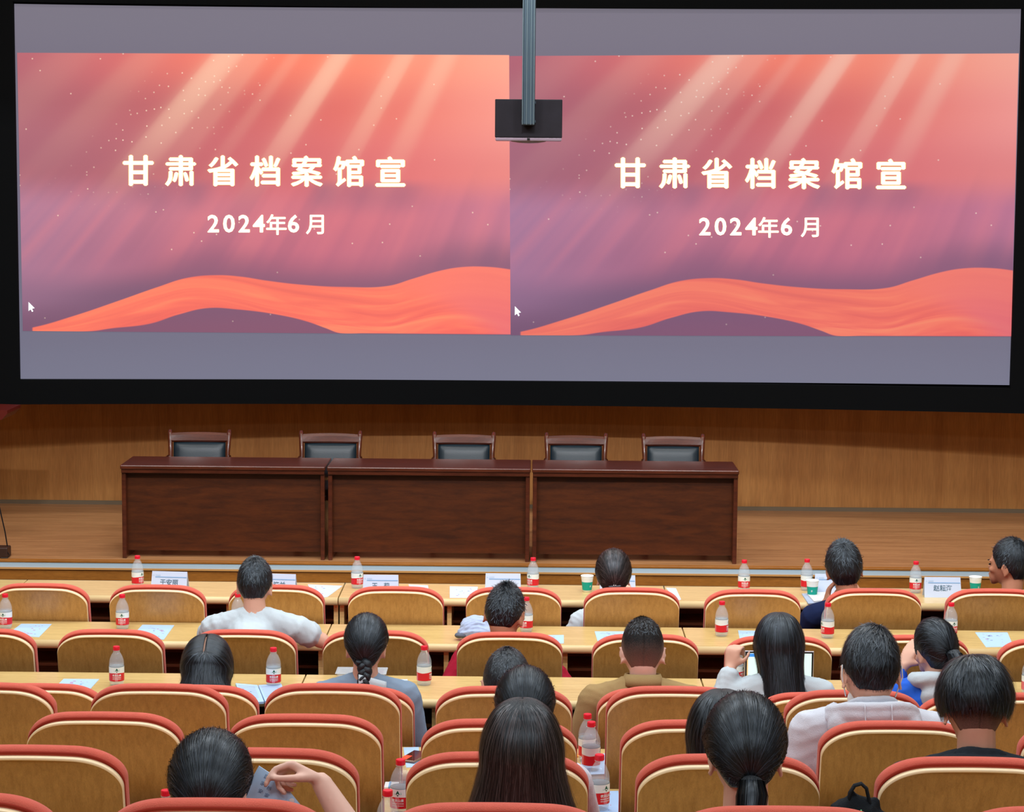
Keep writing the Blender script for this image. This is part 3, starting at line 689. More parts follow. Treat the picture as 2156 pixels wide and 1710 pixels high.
bottle(576, 1446, 3, 10, 'red-capped water bottle on third-row desk beside the open blue booklets')
bottle(893, 1442, 3, 80, 'red-capped water bottle on third-row desk right of woman with braid')
bottle(1550, 1440, 3, 60, 'water bottle beside laptop under raised hand of long-haired woman')
bottle(2166, 1462, 3, 85, 'red-capped water bottle cut by the right picture edge, third-row desk')
bottle(1236, 1602, 4, 70, 'rear one of two touching water bottles right of the central long-haired women', 1.04)
bottle(1244, 1632, 4, 80, 'front one of two touching water bottles right of the central long-haired women', 1.06)
bottle(843, 1713, 5, -12, 'large water bottle at lower centre right of empty chair back, standing by white box', 1.08)
bottle(1261, 1704, 5, 40, 'nearest water bottle right of the central woman with long hair', 1.10)
bottle(816, 1812, 6, 0, 'water bottle at bottom edge, only cap and shoulder showing', 1.0)
bottle(350, 1783, 6, 0, 'water bottle mostly hidden left of tied-up dark hair, only red cap showing', 0.96)

# ------------------------------------------------------------------ paper cups
M_CUPG = mat('cup_green', (0, 158, 142), rough=0.5); M_CUPW = mat('cup_white', (232, 238, 240), rough=0.5)
def cup(px, pb, label, yaw):
    p = at_z(px, pb, .75); t = thing('paper_cup', label, 'cup', (p.x, p.y, .75), R(yaw), 'white and green paper cups on the front desk')
    bm = bmesh.new(); lathe(bm, [(0.0255, 0.0), (0.0275, 0.022), (0.0345, 0.083), (0.0365, 0.093), (0.0335, 0.093), (0.031, 0.075), (0.024, 0.006)], 28); from_bm('cup_body', bm, M_CUPW, t, smooth=True)
    bm = bmesh.new(); lathe(bm, [(0.0272, 0.012), (0.0325, 0.060)], 28, cap0=False, cap1=False); o = from_bm('green_sleeve', bm, M_CUPG, t, smooth=True)
    bm = bmesh.new(); lathe(bm, [(0.0355, 0.090), (0.0375, 0.0915), (0.0375, 0.0945), (0.0355, 0.096)], 28, cap0=False); from_bm('rim', bm, M_CUPW, t, smooth=True)
    me = text_mesh('////', 0.010, 0.0004).copy()
    for v in me.vertices:
        a, z = 0.45 + v.co.y / 0.03, 0.036 + v.co.x; r = 0.0272 + (z - .012) * .11 + .0006; v.co = (r * math.sin(a), -r * math.cos(a), z)
    meshobj('print_marks', me, M_CUPW, t)
    return t
cup(1236, 1246, 'green and white paper cup left of woman with hair clip', 10)
cup(1710, 1256, 'green and white paper cup in front of the name card at navy man\'s left', -40)
cup(2053, 1248, 'green and white paper cup between rightmost name card and far-right man', 0)

# ------------------------------------------------------------------ name cards
def name_card(px, pb, wpx, text, label, rz=0.0, tsz=0.032):
    p = at_z(px, pb, .75); wv = wpx / FPX * p.y * 1.01 / 2
    t = thing('name_card', label, 'name card', (p.x, p.y, .75), R(rz), 'folded name cards on the front desk')
    h, d = 0.112, 0.035; th = 0.0016
    bm = bmesh.new()
    for s in (-1, 1):
        vs = [bm.verts.new(q) for q in ((-wv, s * d, 0), (wv, s * d, 0), (wv * .97, s * 0.002, h), (-wv * .97, s * 0.002, h), (-wv, s * (d - th), 0), (wv, s * (d - th), 0), (wv * .97, s * 0.0005, h - th), (-wv * .97, s * 0.0005, h - th))]
        for f in ((0, 1, 2, 3), (7, 6, 5, 4), (0, 4, 5, 1), (1, 5, 6, 2), (2, 6, 7, 3), (3, 7, 4, 0)): bm.faces.new([vs[i] for i in f])
    vs = [bm.verts.new(q) for q in ((-wv * .97, -0.002, h), (wv * .97, -0.002, h), (wv * .97, 0.002, h), (-wv * .97, 0.002, h))]; bm.faces.new(vs)
    bmesh.ops.recalc_face_normals(bm, faces=bm.faces[:]); from_bm('card', bm, M_PAPER, t)
    def onface(x, z): return (x, -(d + (0.002 - d) * z / h) - 0.0012, z)
    def patch(name, quads, m):
        vs = []; fs = []
        for (x0, x1, z0, z1) in quads:
            b = len(vs); vs += [onface(x0, z0), onface(x1, z0), onface(x1, z1), onface(x0, z1)]; fs.append((b, b + 1, b + 2, b + 3))
        me = bpy.data.meshes.new(name); me.from_pydata(vs, [], fs); meshobj(name, me, m, t)
    patch('blue_rule', [(-wv * .78, wv * .95, 0.079, 0.0835)], M_DBLUE)
    patch('small_heading', [(-wv * .76 + i * 0.0075, -wv * .76 + i * 0.0075 + 0.0055, 0.0875, 0.0945) for i in range(4)] + [(-wv * .90, -wv * .84, 0.0875, 0.0935)], mat('heading_blue', (170, 195, 220), rough=.7))
    if text:
        me = text_mesh(text, tsz, 0.0005).copy()
        for v in me.vertices: v.co = onface(v.co.x + (0 if len(text) != 1 else wv * .25), 0.050 + v.co.y)
        meshobj('lettering', me, M_INK, t)
    return t
name_card(358, 1244, 78, '于安丽', 'white name card on front desk, leftmost, right of a bottle', -5, 0.036)
name_card(590, 1249, 70, '晓兰', 'white name card half hidden right of head of man in white T-shirt', -6, 0.036)
name_card(802, 1251, 76, '王　莉', 'white name card touching a bottle, left of centre', 0, 0.034)
name_card(1059, 1248, 76, '', 'white name card just above the short-haired man beside grey cap', 0)
name_card(1300, 1252, 76, '', 'white name card mostly hidden behind woman with hair clip', 0)
name_card(1752, 1249, 76, '杨', 'white name card between paper cup and man in navy, one character showing', 0, 0.040)
name_card(1983, 1256, 78, '赵耘海', 'white name card on front desk, rightmost, fully visible', 0, 0.036)

# ------------------------------------------------------------------ papers and small things on the desks
def sheet(name, label, cat, corners, k, m, th=0.0012, group=None, prints=(), zoff=0.0, mark=M_INKB):
    z = TZ[k] + zoff; P4 = [at_z(x, y, z) for x, y in corners]          # far-left, far-right, near-right, near-left
    yo = 0.0
    ymax = max(q.y for q in P4); ymin = min(q.y for q in P4)
    if ymax > TFAR[k] - 0.005: yo = TFAR[k] - 0.005 - ymax
    c = sum(P4, Vector()) / 4; t = thing(name, label, cat, (c.x, c.y + yo, z), 0, group)
    Q = [q - c for q in P4]
    bm = bmesh.new(); lo = [bm.verts.new((q.x, q.y, 0)) for q in Q]; hi = [bm.verts.new((q.x, q.y, th)) for q in Q]
    bm.faces.new(lo); bm.faces.new(hi[::-1])
    for i in range(4): bm.faces.new((lo[i], lo[(i + 1) % 4], hi[(i + 1) % 4], hi[i]))
    bmesh.ops.recalc_face_normals(bm, faces=bm.faces[:]); from_bm('page', bm, m, t)
    def bil(u, v): 
        a = Q[0].lerp(Q[1], u); b = Q[3].lerp(Q[2], u); q = a.lerp(b, v); return (q.x, q.y, th + 0.0006)
    by = {}
    for (u0, u1, v0, v1, mm) in prints: by.setdefault(mm.name, (mm, []))[1].append((u0, u1, v0, v1))
    for mm, lst in by.values():
        vs = []; fs = []
        for (u0, u1, v0, v1) in lst:
            b = len(vs); vs += [bil(u0, v0), bil(u0, v1), bil(u1, v1), bil(u1, v0)]; fs.append((b, b + 1, b + 2, b + 3))
        me = bpy.data.meshes.new('print'); me.from_pydata(vs, [], fs); meshobj('print', me, mm, t)['kind'] = 'stuff'
    return t
M_P1 = mat('print_blue', (120, 140, 190), rough=.7); M_P2 = mat('print_grey', (170, 180, 205), rough=.7); M_P3 = mat('print_rose', (190, 120, 160), rough=.7)
def prn(seed, n=16, dense=False):
    r = random.Random(seed); out = []
    for i in range(n):
        u = r.uniform(.12, .8); v = r.uniform(.12, .85); out.append((u, u + r.uniform(.03, .09), v, v + .03, r.choice((M_P1, M_P2, M_P2, M_P3))))
    if dense: out += [(.08, .85, .1 + .08 * i, .125 + .08 * i, M_P2) for i in range(9)]
    return out
leaf = 'printed leaflets on the desks'
sheet('leaflet', 'pale blue leaflet on second-row desk at the far left', 'leaflet', [(45, 1314), (109, 1314.5), (82, 1342), (14, 1337)], 2, M_PBLUE, prints=prn(1), group=leaf)
sheet('leaflet', 'pale blue leaflet on second-row desk beside second bottle from the left', 'leaflet', [(300, 1316), (367, 1317), (345, 1347), (276, 1342)], 2, M_PBLUE, prints=prn(2), group=leaf)
sheet('leaflet', 'pale blue leaflet on third-row desk left of the bottle at left', 'leaflet', [(134, 1430), (209, 1430.5), (180, 1462), (104, 1460)], 3, M_PBLUE, prints=prn(3), group=leaf)
sheet('leaflet', 'pale blue leaflet on second-row desk at far right', 'leaflet', [(2053, 1332), (2121, 1332), (2134, 1362), (2076, 1363)], 2, M_PBLUE, prints=prn(4, 22), group=leaf)
sheet('leaflet', 'pale leaflet corner right of the maroon-sleeved man\'s chair back', 'leaflet', [(1150, 1338), (1187, 1337.5), (1187, 1355), (1152, 1356)], 2, M_PBLUE, prints=prn(5, 5), group=leaf)
sheet('leaflet', 'pale leaflet left of the head of man in khaki shirt', 'leaflet', [(1252, 1330), (1320, 1330), (1330, 1350), (1258, 1350)], 2, M_PBLUE, prints=prn(6), group=leaf)
sheet('leaflet', 'pale leaflet left of the long-haired woman in white on second-row desk', 'leaflet', [(1554, 1328), (1600, 1329), (1606, 1352), (1558, 1348)], 2, M_PBLUE, prints=prn(7, 6), group=leaf)
sheet('paper', 'white sheet lying askew right of half-hidden name card', 'paper', [(648, 1231), (721, 1234), (690, 1257), (664, 1262)], 1, M_PAPER, prints=prn(8, 8), group='sheets on the front desk')
sheet('paper', 'white printed sheet on front desk left of centre name card', 'paper', [(947, 1235), (1006, 1236), (1003, 1259), (947, 1259)], 1, M_PAPER, prints=prn(9, 10), group='sheets on the front desk')
sheet('paper', 'white sheet right of name card with two spaced characters', 'paper', [(860, 1231), (901, 1233), (902, 1240), (864, 1240)], 1, M_PAPER, group='sheets on the front desk')
sheet('paper', 'crumpled white tissue sheet right of woman with hair clip', 'paper', [(1402, 1238), (1423, 1239), (1434, 1263), (1424, 1265)], 1, M_PAPER, group='sheets on the front desk')
sheet('folder', 'grey folder under a notebook beside man in navy', 'folder', [(1688, 1252), (1740, 1250), (1745, 1270), (1702, 1273)], 1, mat('folder_grey', (165, 180, 205), rough=.5), th=0.006)
sheet('notebook', 'white notebook lying on grey folder beside man in navy', 'notebook', [(1698, 1251), (1739, 1249), (1744, 1266), (1714, 1269)], 1, mat('notebook_white', (210, 214, 214), rough=.6), th=0.008, zoff=0.0065)
sheet('booklet', 'open pale blue booklet at desk edge beside third-row bottle', 'booklet', [(496, 1443), (542, 1447), (556, 1482), (512, 1485)], 3, M_PBLUE, th=0.010, prints=prn(11, 8, True), group='open booklets on the third desk row')
sheet('booklet', 'open pale blue booklet right page half under chair back', 'booklet', [(544, 1447), (592, 1444), (606, 1478), (558, 1481)], 3, M_PBLUE, th=0.010, prints=prn(12, 8, True), group='open booklets on the third desk row')
sheet('notepad', 'small white spiral pad behind shoulder of woman with braid', 'notepad', [(836, 1433), (858, 1433), (858, 1450), (834, 1450)], 3, M_PAPER, th=0.006)
sheet('paper', 'white sheet on desk under red and black phone', 'paper', [(850, 1572), (882, 1571), (886, 1612), (856, 1614)], 4, M_PBLUE, prints=prn(14, 6), group='sheets on the rear desks')
sheet('paper', 'white sheet under two touching bottles right of centre', 'paper', [(1222, 1590), (1277, 1587), (1282, 1630), (1226, 1632)], 4, M_PBLUE, prints=prn(15, 4), group='sheets on the rear desks')
sheet('leaflet', 'pale blue leaflet under the nearest bottle right of centre', 'leaflet', [(1246, 1667), (1302, 1666), (1304, 1715), (1248, 1716)], 5, M_PBLUE, prints=prn(16, 14), group='sheets on the rear desks')
p = at_z(1219, 1588, TZ[4]); t = thing('orange_card', 'small orange card peeking left of the two touching bottles', 'card', (p.x, p.y - .02, TZ[4])); boxobj('card_body', (-0.03, 0.012, -0.03, 0.012, 0, 0.004), mat('orange', (226, 150, 60)), t)
# phone
p = at_z(872, 1597, TZ[4]); t = thing('smartphone', 'dark phone with a red screen corner on a white sheet', 'phone', (p.x, p.y, TZ[4] + 0.0025), R(-22))
boxobj('phone_body', (-0.036, 0.036, -0.075, 0.075, 0.0, 0.009), mat('phone_gold', (150, 130, 115), metal=.6, rough=.3), t, bev=0.003)
boxobj('display', (-0.033, 0.033, -0.071, 0.071, 0.009, 0.0097), mat('phone_screen', (60, 20, 30), rough=.1), t)
boxobj('display_image', (-0.031, -0.004, -0.066, -0.01, 0.0097, 0.0101), mat('phone_red', (255, 60, 30), emit=(255, 60, 30), estr=0.8), t)
# small white box beside bottle at lower centre
p = at_z(822, 1672, TZ[5]); t = thing('white_box', 'small white striped box behind bottle at lower centre', 'box', (p.x, p.y - .01, TZ[5]))
boxobj('box_body', (-0.022, 0.03, -0.02, 0.05, 0, 0.035), M_WHITE, t, bev=0.002); boxobj('blue_stripe', (-0.006, 0.002, -0.021, 0.051, 0.0, 0.0358), M_DBLUE, t)
# clear lunch box behind the braid
p = at_z(765, 1426, TZ[3]); t = thing('clear_food_box', 'clear plastic food box behind neck of woman with braid', 'box', (p.x, TFAR[3] - 0.075, TZ[3]))
bm = bmesh.new(); box(bm, -0.12, 0.11, -0.06, 0.06, 0.0, 0.036, bev=0.012); from_bm('box_body', bm, mat('clear_box', (215, 225, 235), rough=.15, alpha=.3), t)
boxobj('lid', (-0.125, 0.115, -0.065, 0.065, 0.036, 0.042), mat('clear_lid', (215, 225, 235), rough=.2, alpha=.4), t, bev=0.003)
boxobj('red_filling', (0.02, 0.10, -0.05, 0.05, 0.004, 0.03), mat('food_red', (150, 50, 55)), t)
# white shell-like packet behind girl in blue and white
p = at_z(1912, 1416, TZ[3]); t = thing('steamed_bun', 'pale round bun held before the face of ponytail woman', 'food', (p.x, TFAR[3] - .12, TZ[3] + 0.0))
bm = bmesh.new(); bmesh.ops.create_icosphere(bm, subdivisions=3, radius=0.045); bmesh.ops.scale(bm, vec=(1.1, 1, .6), verts=bm.verts[:]); bmesh.ops.translate(bm, vec=(0, 0, .027), verts=bm.verts[:]); from_bm('bun', bm, mat('bun', (232, 228, 205), rough=.6), t, smooth=True)
# laptop
a = at_z(1642, 1436, TZ[3]); Ly = TFAR[3] - 0.14
q0 = at_y(1568, 1370, Ly); q1 = at_y(1714, 1372, Ly)
lw = (q1.x - q0.x) / 2; lh = q0.z - TZ[3]
t = thing('laptop', 'open silver laptop with bright screen before long-haired woman in white', 'laptop', ((q0.x + q1.x) / 2, Ly - 0.10, TZ[3]), 0)
M_SIL = mat('laptop_silver', (200, 198, 205), rough=.3, metal=.7)
boxobj('keyboard_base', (-lw, lw, -0.10, 0.105, 0.0, 0.014), M_SIL, t, bev=0.004)
bm = bmesh.new(); box(bm, -lw, lw, 0.098, 0.104, 0.014, lh, bev=0.003); ld = from_bm('lid', bm, M_SIL, t)
boxobj('bezel', (-lw + .004, lw - .004, 0.0965, 0.098, 0.018, lh - 0.005), M_BMET, ld)
boxobj('display', (-lw + .011, lw - .011, 0.0955, 0.0965, 0.024, lh - 0.011), mat('display_pale', (190, 210, 205), emit=(188, 212, 208), estr=.9), ld)
boxobj('display_toolbar', (-lw + .018, -lw + .08, 0.0950, 0.0955, lh - 0.028, lh - 0.013), mat('display_blue', (50, 120, 200), emit=(60, 130, 205), estr=.9), ld)
boxobj('display_column', (-lw + .011, -lw + .016, 0.0950, 0.0955, 0.024, lh - 0.035), mat('display_tan', (200, 160, 100), emit=(205, 165, 105), estr=.8), ld)

# ------------------------------------------------------------------ people
M_SKIN = mat('skin', (214, 168, 146), rough=0.5, spec=0.35, var=0.04, vscale=20)
M_SKIN2 = mat('skin_tan', (186, 132, 104), rough=0.5, spec=0.35, var=0.04, vscale=20)
M_SKIN3 = mat('skin_pale', (226, 186, 170), rough=0.5, spec=0.35, var=0.04, vscale=20)
M_EYE = mat('eye_dark', (30, 24, 22), rough=0.2); M_LIP = mat('lip', (176, 98, 92), rough=0.45); M_NAIL = mat('nail', (226, 176, 172), rough=0.25)
def hairmat(name, rgb, hi):  # hi: lighter streak colour, a sheen painted into the hair
    m = bpy.data.materials.new(name); m.use_nodes = True; nt = m.node_tree; b = nt.nodes['Principled BSDF']; N = nt.nodes.new; K = nt.links.new
    uvn = N('ShaderNodeUVMap'); uvn.uv_map = 'UVMap'; mp = N('ShaderNodeMapping'); mp.inputs['Scale'].default_value = (150, 2.5, 1); K(uvn.outputs[0], mp.inputs[0])
    n = N('ShaderNodeTexNoise'); n.noise_dimensions = '2D'; n.inputs['Scale'].default_value = 1.0; n.inputs['Detail'].default_value = 4; n.inputs['Roughness'].default_value = .65; K(mp.outputs[0], n.inputs['Vector'])
    r = N('ShaderNodeValToRGB'); r.color_ramp.elements[0].position = .3; r.color_ramp.elements[1].position = .75
    r.color_ramp.elements[0].color = L4(rgb); r.color_ramp.elements[1].color = L4(hi); K(n.outputs['Fac'], r.inputs[0]); K(r.outputs[0], b.inputs['Base Color'])
    bp = N('ShaderNodeBump'); bp.inputs['Strength'].default_value = .55; bp.inputs['Distance'].default_value = .004; K(n.outputs['Fac'], bp.inputs['Height']); K(bp.outputs[0], b.inputs['Normal'])
    b.inputs['Roughness'].default_value = .46; b.inputs['Specular IOR Level'].default_value = .6
    b.inputs['Specular Tint'].default_value = (0.75, 0.88, 1.0, 1)
    return m
H_BLACK = hairmat('hair_black', (8, 9, 11), (28, 33, 39))
H_BROWN = hairmat('hair_dark_brown', (18, 13, 12), (48, 36, 34))
def strandmat(name, a, b_, c):  # palest strands hold a grey-blue highlight painted into the base colour
    m = mat(name, b_, rough=.38, spec=.7); nt = m.node_tree; b = nt.nodes['Principled BSDF']; gm = nt.nodes.new('ShaderNodeNewGeometry')
    r = nt.nodes.new('ShaderNodeValToRGB'); el = r.color_ramp.elements; el.new(.6); el[0].position = 0; el[2].position = 1
    for i, cc in enumerate((a, b_, c)): el[i].color = L4(cc)
    nt.links.new(gm.outputs['Random Per Island'], r.inputs[0]); nt.links.new(r.outputs[0], b.inputs['Base Color'])
    b.inputs['Specular Tint'].default_value = (0.75, 0.88, 1.0, 1); return m
H_STR = strandmat('hair_strand', (9, 10, 12), (22, 25, 29), (58, 68, 80))
H_STRB = strandmat('hair_strand_brown', (20, 16, 16), (42, 34, 33), (88, 78, 78))
def shavemat():
    m = bpy.data.materials.new('shaved_hair'); m.use_nodes = True; nt = m.node_tree; b = nt.nodes['Principled BSDF']; N = nt.nodes.new; K = nt.links.new
    uvn = N('ShaderNodeUVMap'); uvn.uv_map = 'UVMap'; sx = N('ShaderNodeSeparateXYZ'); K(uvn.outputs[0], sx.inputs[0])
    tc = N('ShaderNodeTexCoord'); n = N('ShaderNodeTexNoise'); n.inputs['Scale'].default_value = 260; n.inputs['Detail'].default_value = 3; K(tc.outputs['Object'], n.inputs['Vector'])
    g = G(nt); f = g.m('ADD', g.sm(sx.outputs[1], 0.55, 1.0), g.m('MULTIPLY', g.m('SUBTRACT', n.outputs['Fac'], .5), .5), clamp=True)
    K(g.mix(f, L4((16, 17, 19)), L4((132, 104, 94))), b.inputs['Base Color']); b.inputs['Roughness'].default_value = .7; b.inputs['Specular IOR Level'].default_value = .2
    bp = N('ShaderNodeBump'); bp.inputs['Strength'].default_value = .5; bp.inputs['Distance'].default_value = .002; K(n.outputs['Fac'], bp.inputs['Height']); K(bp.outputs[0], b.inputs['Normal'])
    return m
H_SHAVE = shavemat()

def headshape(q):
    """unit direction -> head surface point (head centre at the origin, +y is the face, +z up)"""
    x, y, z = q
    rx = 0.0765 * (1 - 0.30 * max(0.0, -z) ** 1.5); ry = 0.098; rz = 0.118
    py = ry * y
    if y < 0 and z < -0.1: py *= 1 - 0.42 * (-z - 0.1)
    if y > 0: py *= 1 - 0.06 * max(0.0, z) ** 2
    return Vector((rx * x, py, rz * z))
def unit(v): v = Vector(v); return v.normalized()
def slerp(a, b, t):
    d = max(-1.0, min(1.0, a.dot(b))); o = math.acos(d)
    if o < 1e-4: return a.copy()
    return (a * math.sin((1 - t) * o) + b * math.sin(t * o)) / math.sin(o)
def capsule(bm, a, b, ra, rb, n=12, sub=3):
    a = Vector(a); b = Vector(b); d = b - a; L = d.length
    if L < 1e-5: d = Vector((0, 0, 1)); L = 1e-5
    d.normalize(); pts = []; rad = []
    for i in range(sub + 1):
        th = math.pi / 2 * (1 - i / sub); pts.append(a - d * ra * math.sin(th)); rad.append(max(ra * math.cos(th), ra * .12))
    for i in range(sub + 1):
        th = math.pi / 2 * i / sub; pts.append(b + d * rb * math.sin(th)); rad.append(max(rb * math.cos(th), rb * .12))
    tube(bm, pts, rad, n)
def ellip(bm, c, r, M=None, sub=3):
    res = bmesh.ops.create_icosphere(bm, subdivisions=sub, radius=1.0)
    T = Matrix.Translation(c) @ (M.to_4x4() if M is not None else Matrix.Identity(4)) @ Matrix.Diagonal((*r, 1))
    bmesh.ops.transform(bm, matrix=T, verts=res['verts'])
def remesh(name, bm, voxel, smooth_it, material, parent, wrinkle=0.0, seed=0, wscale=9.0):
    me = bpy.data.meshes.new(name); bm.to_mesh(me); bm.free()
    o = bpy.data.objects.new(name, me); link(o)
    r = o.modifiers.new('r', 'REMESH'); r.mode = 'VOXEL'; r.voxel_size = voxel; r.use_smooth_shade = True
    if smooth_it:
        s = o.modifiers.new('s', 'SMOOTH'); s.factor = .5; s.iterations = smooth_it
    bpy.context.view_layer.update()
    nm = bpy.data.meshes.new_from_object(o.evaluated_get(bpy.context.evaluated_depsgraph_get())); bpy.data.objects.remove(o); bpy.data.meshes.remove(me)
    nm.name = name
    if wrinkle:
        n = len(nm.vertices); co = np.empty(n * 3); no = np.empty(n * 3); nm.vertices.foreach_get('co', co); nm.vertices.foreach_get('normal', no)
        co = co.reshape(-1, 3); no = no.reshape(-1, 3); r = np.random.default_rng(seed); d = np.zeros(n)
        warp = co + 0.03 * np.sin(co[:, [1, 2, 0]] * 17 + r.uniform(0, 6, 3))
        for k in range(9):
            f = r.normal(size=3); f /= np.linalg.norm(f); f[2] *= .7; w_ = wscale * (1.2 + k * .8); ph_ = r.uniform(0, 6.28)
            s_ = np.sin(warp @ f * w_ * 2 + ph_); m_ = np.clip(np.sin(warp @ r.normal(size=3) * 6 + r.uniform(0, 6)), 0, 1)
            d += (np.abs(s_) ** .7 * -1 + .6) * m_ / (1 + k * .35)
        co += no * (d * wrinkle)[:, None]; nm.vertices.foreach_set('co', co.ravel()); nm.update()
    nm.shade_smooth() if hasattr(nm, 'shade_smooth') else None
    return meshobj(name, nm, material, parent)

def add_head(bm, M, ears=True, es=1.0):
    res = bmesh.ops.create_icosphere(bm, subdivisions=4, radius=1.0)
    for v in res['verts']: v.co = M @ headshape(v.co.normalized())
    R3 = M.to_3x3()
    def E(c, r, rot=None):
        e = bmesh.ops.create_icosphere(bm, subdivisions=2, radius=1.0); T = Matrix.Translation(c) @ (rot.to_4x4() if rot else Matrix.Identity(4)) @ Matrix.Diagonal((*r, 1))
        for v in e['verts']: v.co = M @ (T @ v.co)
    E((0, .080, -.055), (.045, .028, .052)); E((0, .088, -.095), (.022, .016, .014))          # jaw, chin
    E((0, .103, -.022), (.012, .016, .020)); E((0, .096, .006), (.008, .010, .026))            # nose
    E((0, .097, -.054), (.022, .010, .010))                                                  # lips
    for s in (-1, 1):
        E((s * .034, .082, .018), (.024, .012, .007)); E((s * .042, .070, -.025), (.022, .022, .018))   # brow, cheek
        if ears:
            rot = Matrix.Rotation(s * R(-24), 3, 'Z') @ Matrix.Rotation(R(-12), 3, 'X')
            c = Vector((s * .079, -.006, -.018))
            for k in range(9):                                                              # rim of the ear
                a = R(-115 + 215 * k / 8); a2 = R(-115 + 215 * (k + 1) / 8)
                def q(a): return M @ (c + rot @ Vector((s * .009, -.017 * es * math.cos(a), .031 * es * math.sin(a))))
                if k < 8: capsule(bm, q(a), q(a2), .0048, .0048, 6, 1)
            E(c + rot @ Vector((s * .004, .001, .0)), (.006, .013 * es, .026 * es), rot); E(c + rot @ Vector((s * .005, .006, -.028)), (.006, .008, .010), rot)

def hand(bm, wrist, fdir, nrm, side, curl=35, sc=1.0, fingers=None, thumb=None):
    """palm + five fingers. fdir: towards the fingertips, nrm: palm normal (palm side), side: +1 thumb on the right of fdir x nrm"""
    f = unit(fdir); n = unit(nrm); n = (n - f * n.dot(f)).normalized(); s = f.cross(n) * side; w_ = Vector(wrist)
    for i in range(4):
        o = (1.5 - i) * .0185 * sc
        capsule(bm, w_ + s * o * .55 + f * .012 * sc, w_ + s * o + f * .082 * sc, .0155 * sc, .0115 * sc, 10, 2)
    Ls = [(.040, .026, .020), (.044, .029, .021), (.041, .027, .020), (.032, .021, .018)]
    for i in range(4):
        p = w_ + s * (1.5 - i) * .0195 * sc + f * .085 * sc; ang = 0; cs = fingers[i] if fingers else (curl, curl * 1.1, curl * .7)
        spread = (1.5 - i) * 3.0
        for j, L in enumerate(Ls[i]):
            ang += cs[j]; d = (f * math.cos(R(ang)) + n * math.sin(R(ang)) + s * math.sin(R(spread)) * .4).normalized()
            q = p + d * L * sc; r0 = (.0092, .0084, .0078, .0070)[j if j < 3 else 3] * sc; capsule(bm, p, q, r0, r0 * .9, 10, 2); p = q
    if thumb is None: thumb = [((.9, .55, .35), .040), ((.45, .85, .35), .032), ((.15, 1, .3), .026)]
    p = w_ + s * .018 * sc + f * .020 * sc; r0 = .0135 * sc
    for (a, b, c), L in thumb:
        d = (s * a + f * b + n * c).normalized(); q = p + d * L * sc; capsule(bm, p, q, r0, r0 * .86, 10, 2); p = q; r0 *= .84

def strands(name, polys, nrms, width, material, parent):
    """ribbons: polys (n,m,3), nrms (n,m,3)"""
    P = np.asarray(polys, dtype=float); Nn = np.asarray(nrms, dtype=float); n, m, _ = P.shape
    T = np.gradient(P, axis=1); S = np.cross(T, Nn); S /= (np.linalg.norm(S, axis=2, keepdims=True) + 1e-9)
    w_ = (width * (1 - np.linspace(0, 1, m) ** 3 * .8))[None, :, None] * rng.uniform(.6, 1.3, (n, 1, 1))
    A = P - S * w_ / 2; B = P + S * w_ / 2
    V = np.stack([A, B], axis=2).reshape(-1, 3)
    base = (np.arange(n) * m * 2)[:, None] + (np.arange(m - 1) * 2)[None, :]
    F = np.stack([base, base + 1, base + 3, base + 2], axis=2).reshape(-1, 4)
    me = bpy.data.meshes.new(name); me.vertices.add(len(V)); me.vertices.foreach_set('co', V.ravel())
    me.loops.add(F.size); me.loops.foreach_set('vertex_index', F.ravel().astype(np.int32)); me.polygons.add(len(F))
    me.polygons.foreach_set('loop_start', (np.arange(len(F)) * 4).astype(np.int32)); me.update(calc_edges=True)
    me.shade_smooth(); o = meshobj(name, me, material, parent); o['kind'] = 'stuff'; return o
def shell(name, guide, na, nt_, material, parent, closed=True, thick=.004):
    vs = []; uv = []
    for i in range(na + 1):
        for j in range(nt_ + 1): vs.append(guide(i / na, j / nt_, 0.0)); uv.append((i / na, j / nt_))
    fs = [(i * (nt_ + 1) + j, i * (nt_ + 1) + j + 1, (i + 1) * (nt_ + 1) + j + 1, (i + 1) * (nt_ + 1) + j) for i in range(na) for j in range(nt_)]
    me = bpy.data.meshes.new(name); me.from_pydata(vs, [], fs); ul = me.uv_layers.new(name='UVMap')
    for lp in me.loops: ul.data[lp.index].uv = uv[lp.vertex_index]
    me.shade_smooth(); o = meshobj(name, me, material, parent)
    if thick: s = o.modifiers.new('s', 'SOLIDIFY'); s.thickness = thick; s.offset = 0
    return o

def surf(q, h):
    p = headshape(q); return p + q * h
def zlim(a, back, ear, front):
    """hairline height (unit z) by azimuth; a=0 at the nape, pi at the forehead"""
    k = abs((a + math.pi) % (2 * math.pi) - math.pi) / math.pi
    pts = [(0, back), (.26, back + .06), (.40, ear - .10), (.50, ear + .05), (.58, ear + .02), (.66, ear + .35), (.8, front - .05), (1, front)]
    for (x0, y0), (x1, y1) in zip(pts, pts[1:]):
        if k <= x1:
            t = (k - x0) / (x1 - x0); t = t * t * (3 - 2 * t); return y0 + (y1 - y0) * t
    return front
def dirz(a, z): c = math.sqrt(max(0, 1 - z * z)); return Vector((math.sin(a) * c, -math.cos(a) * c, z))

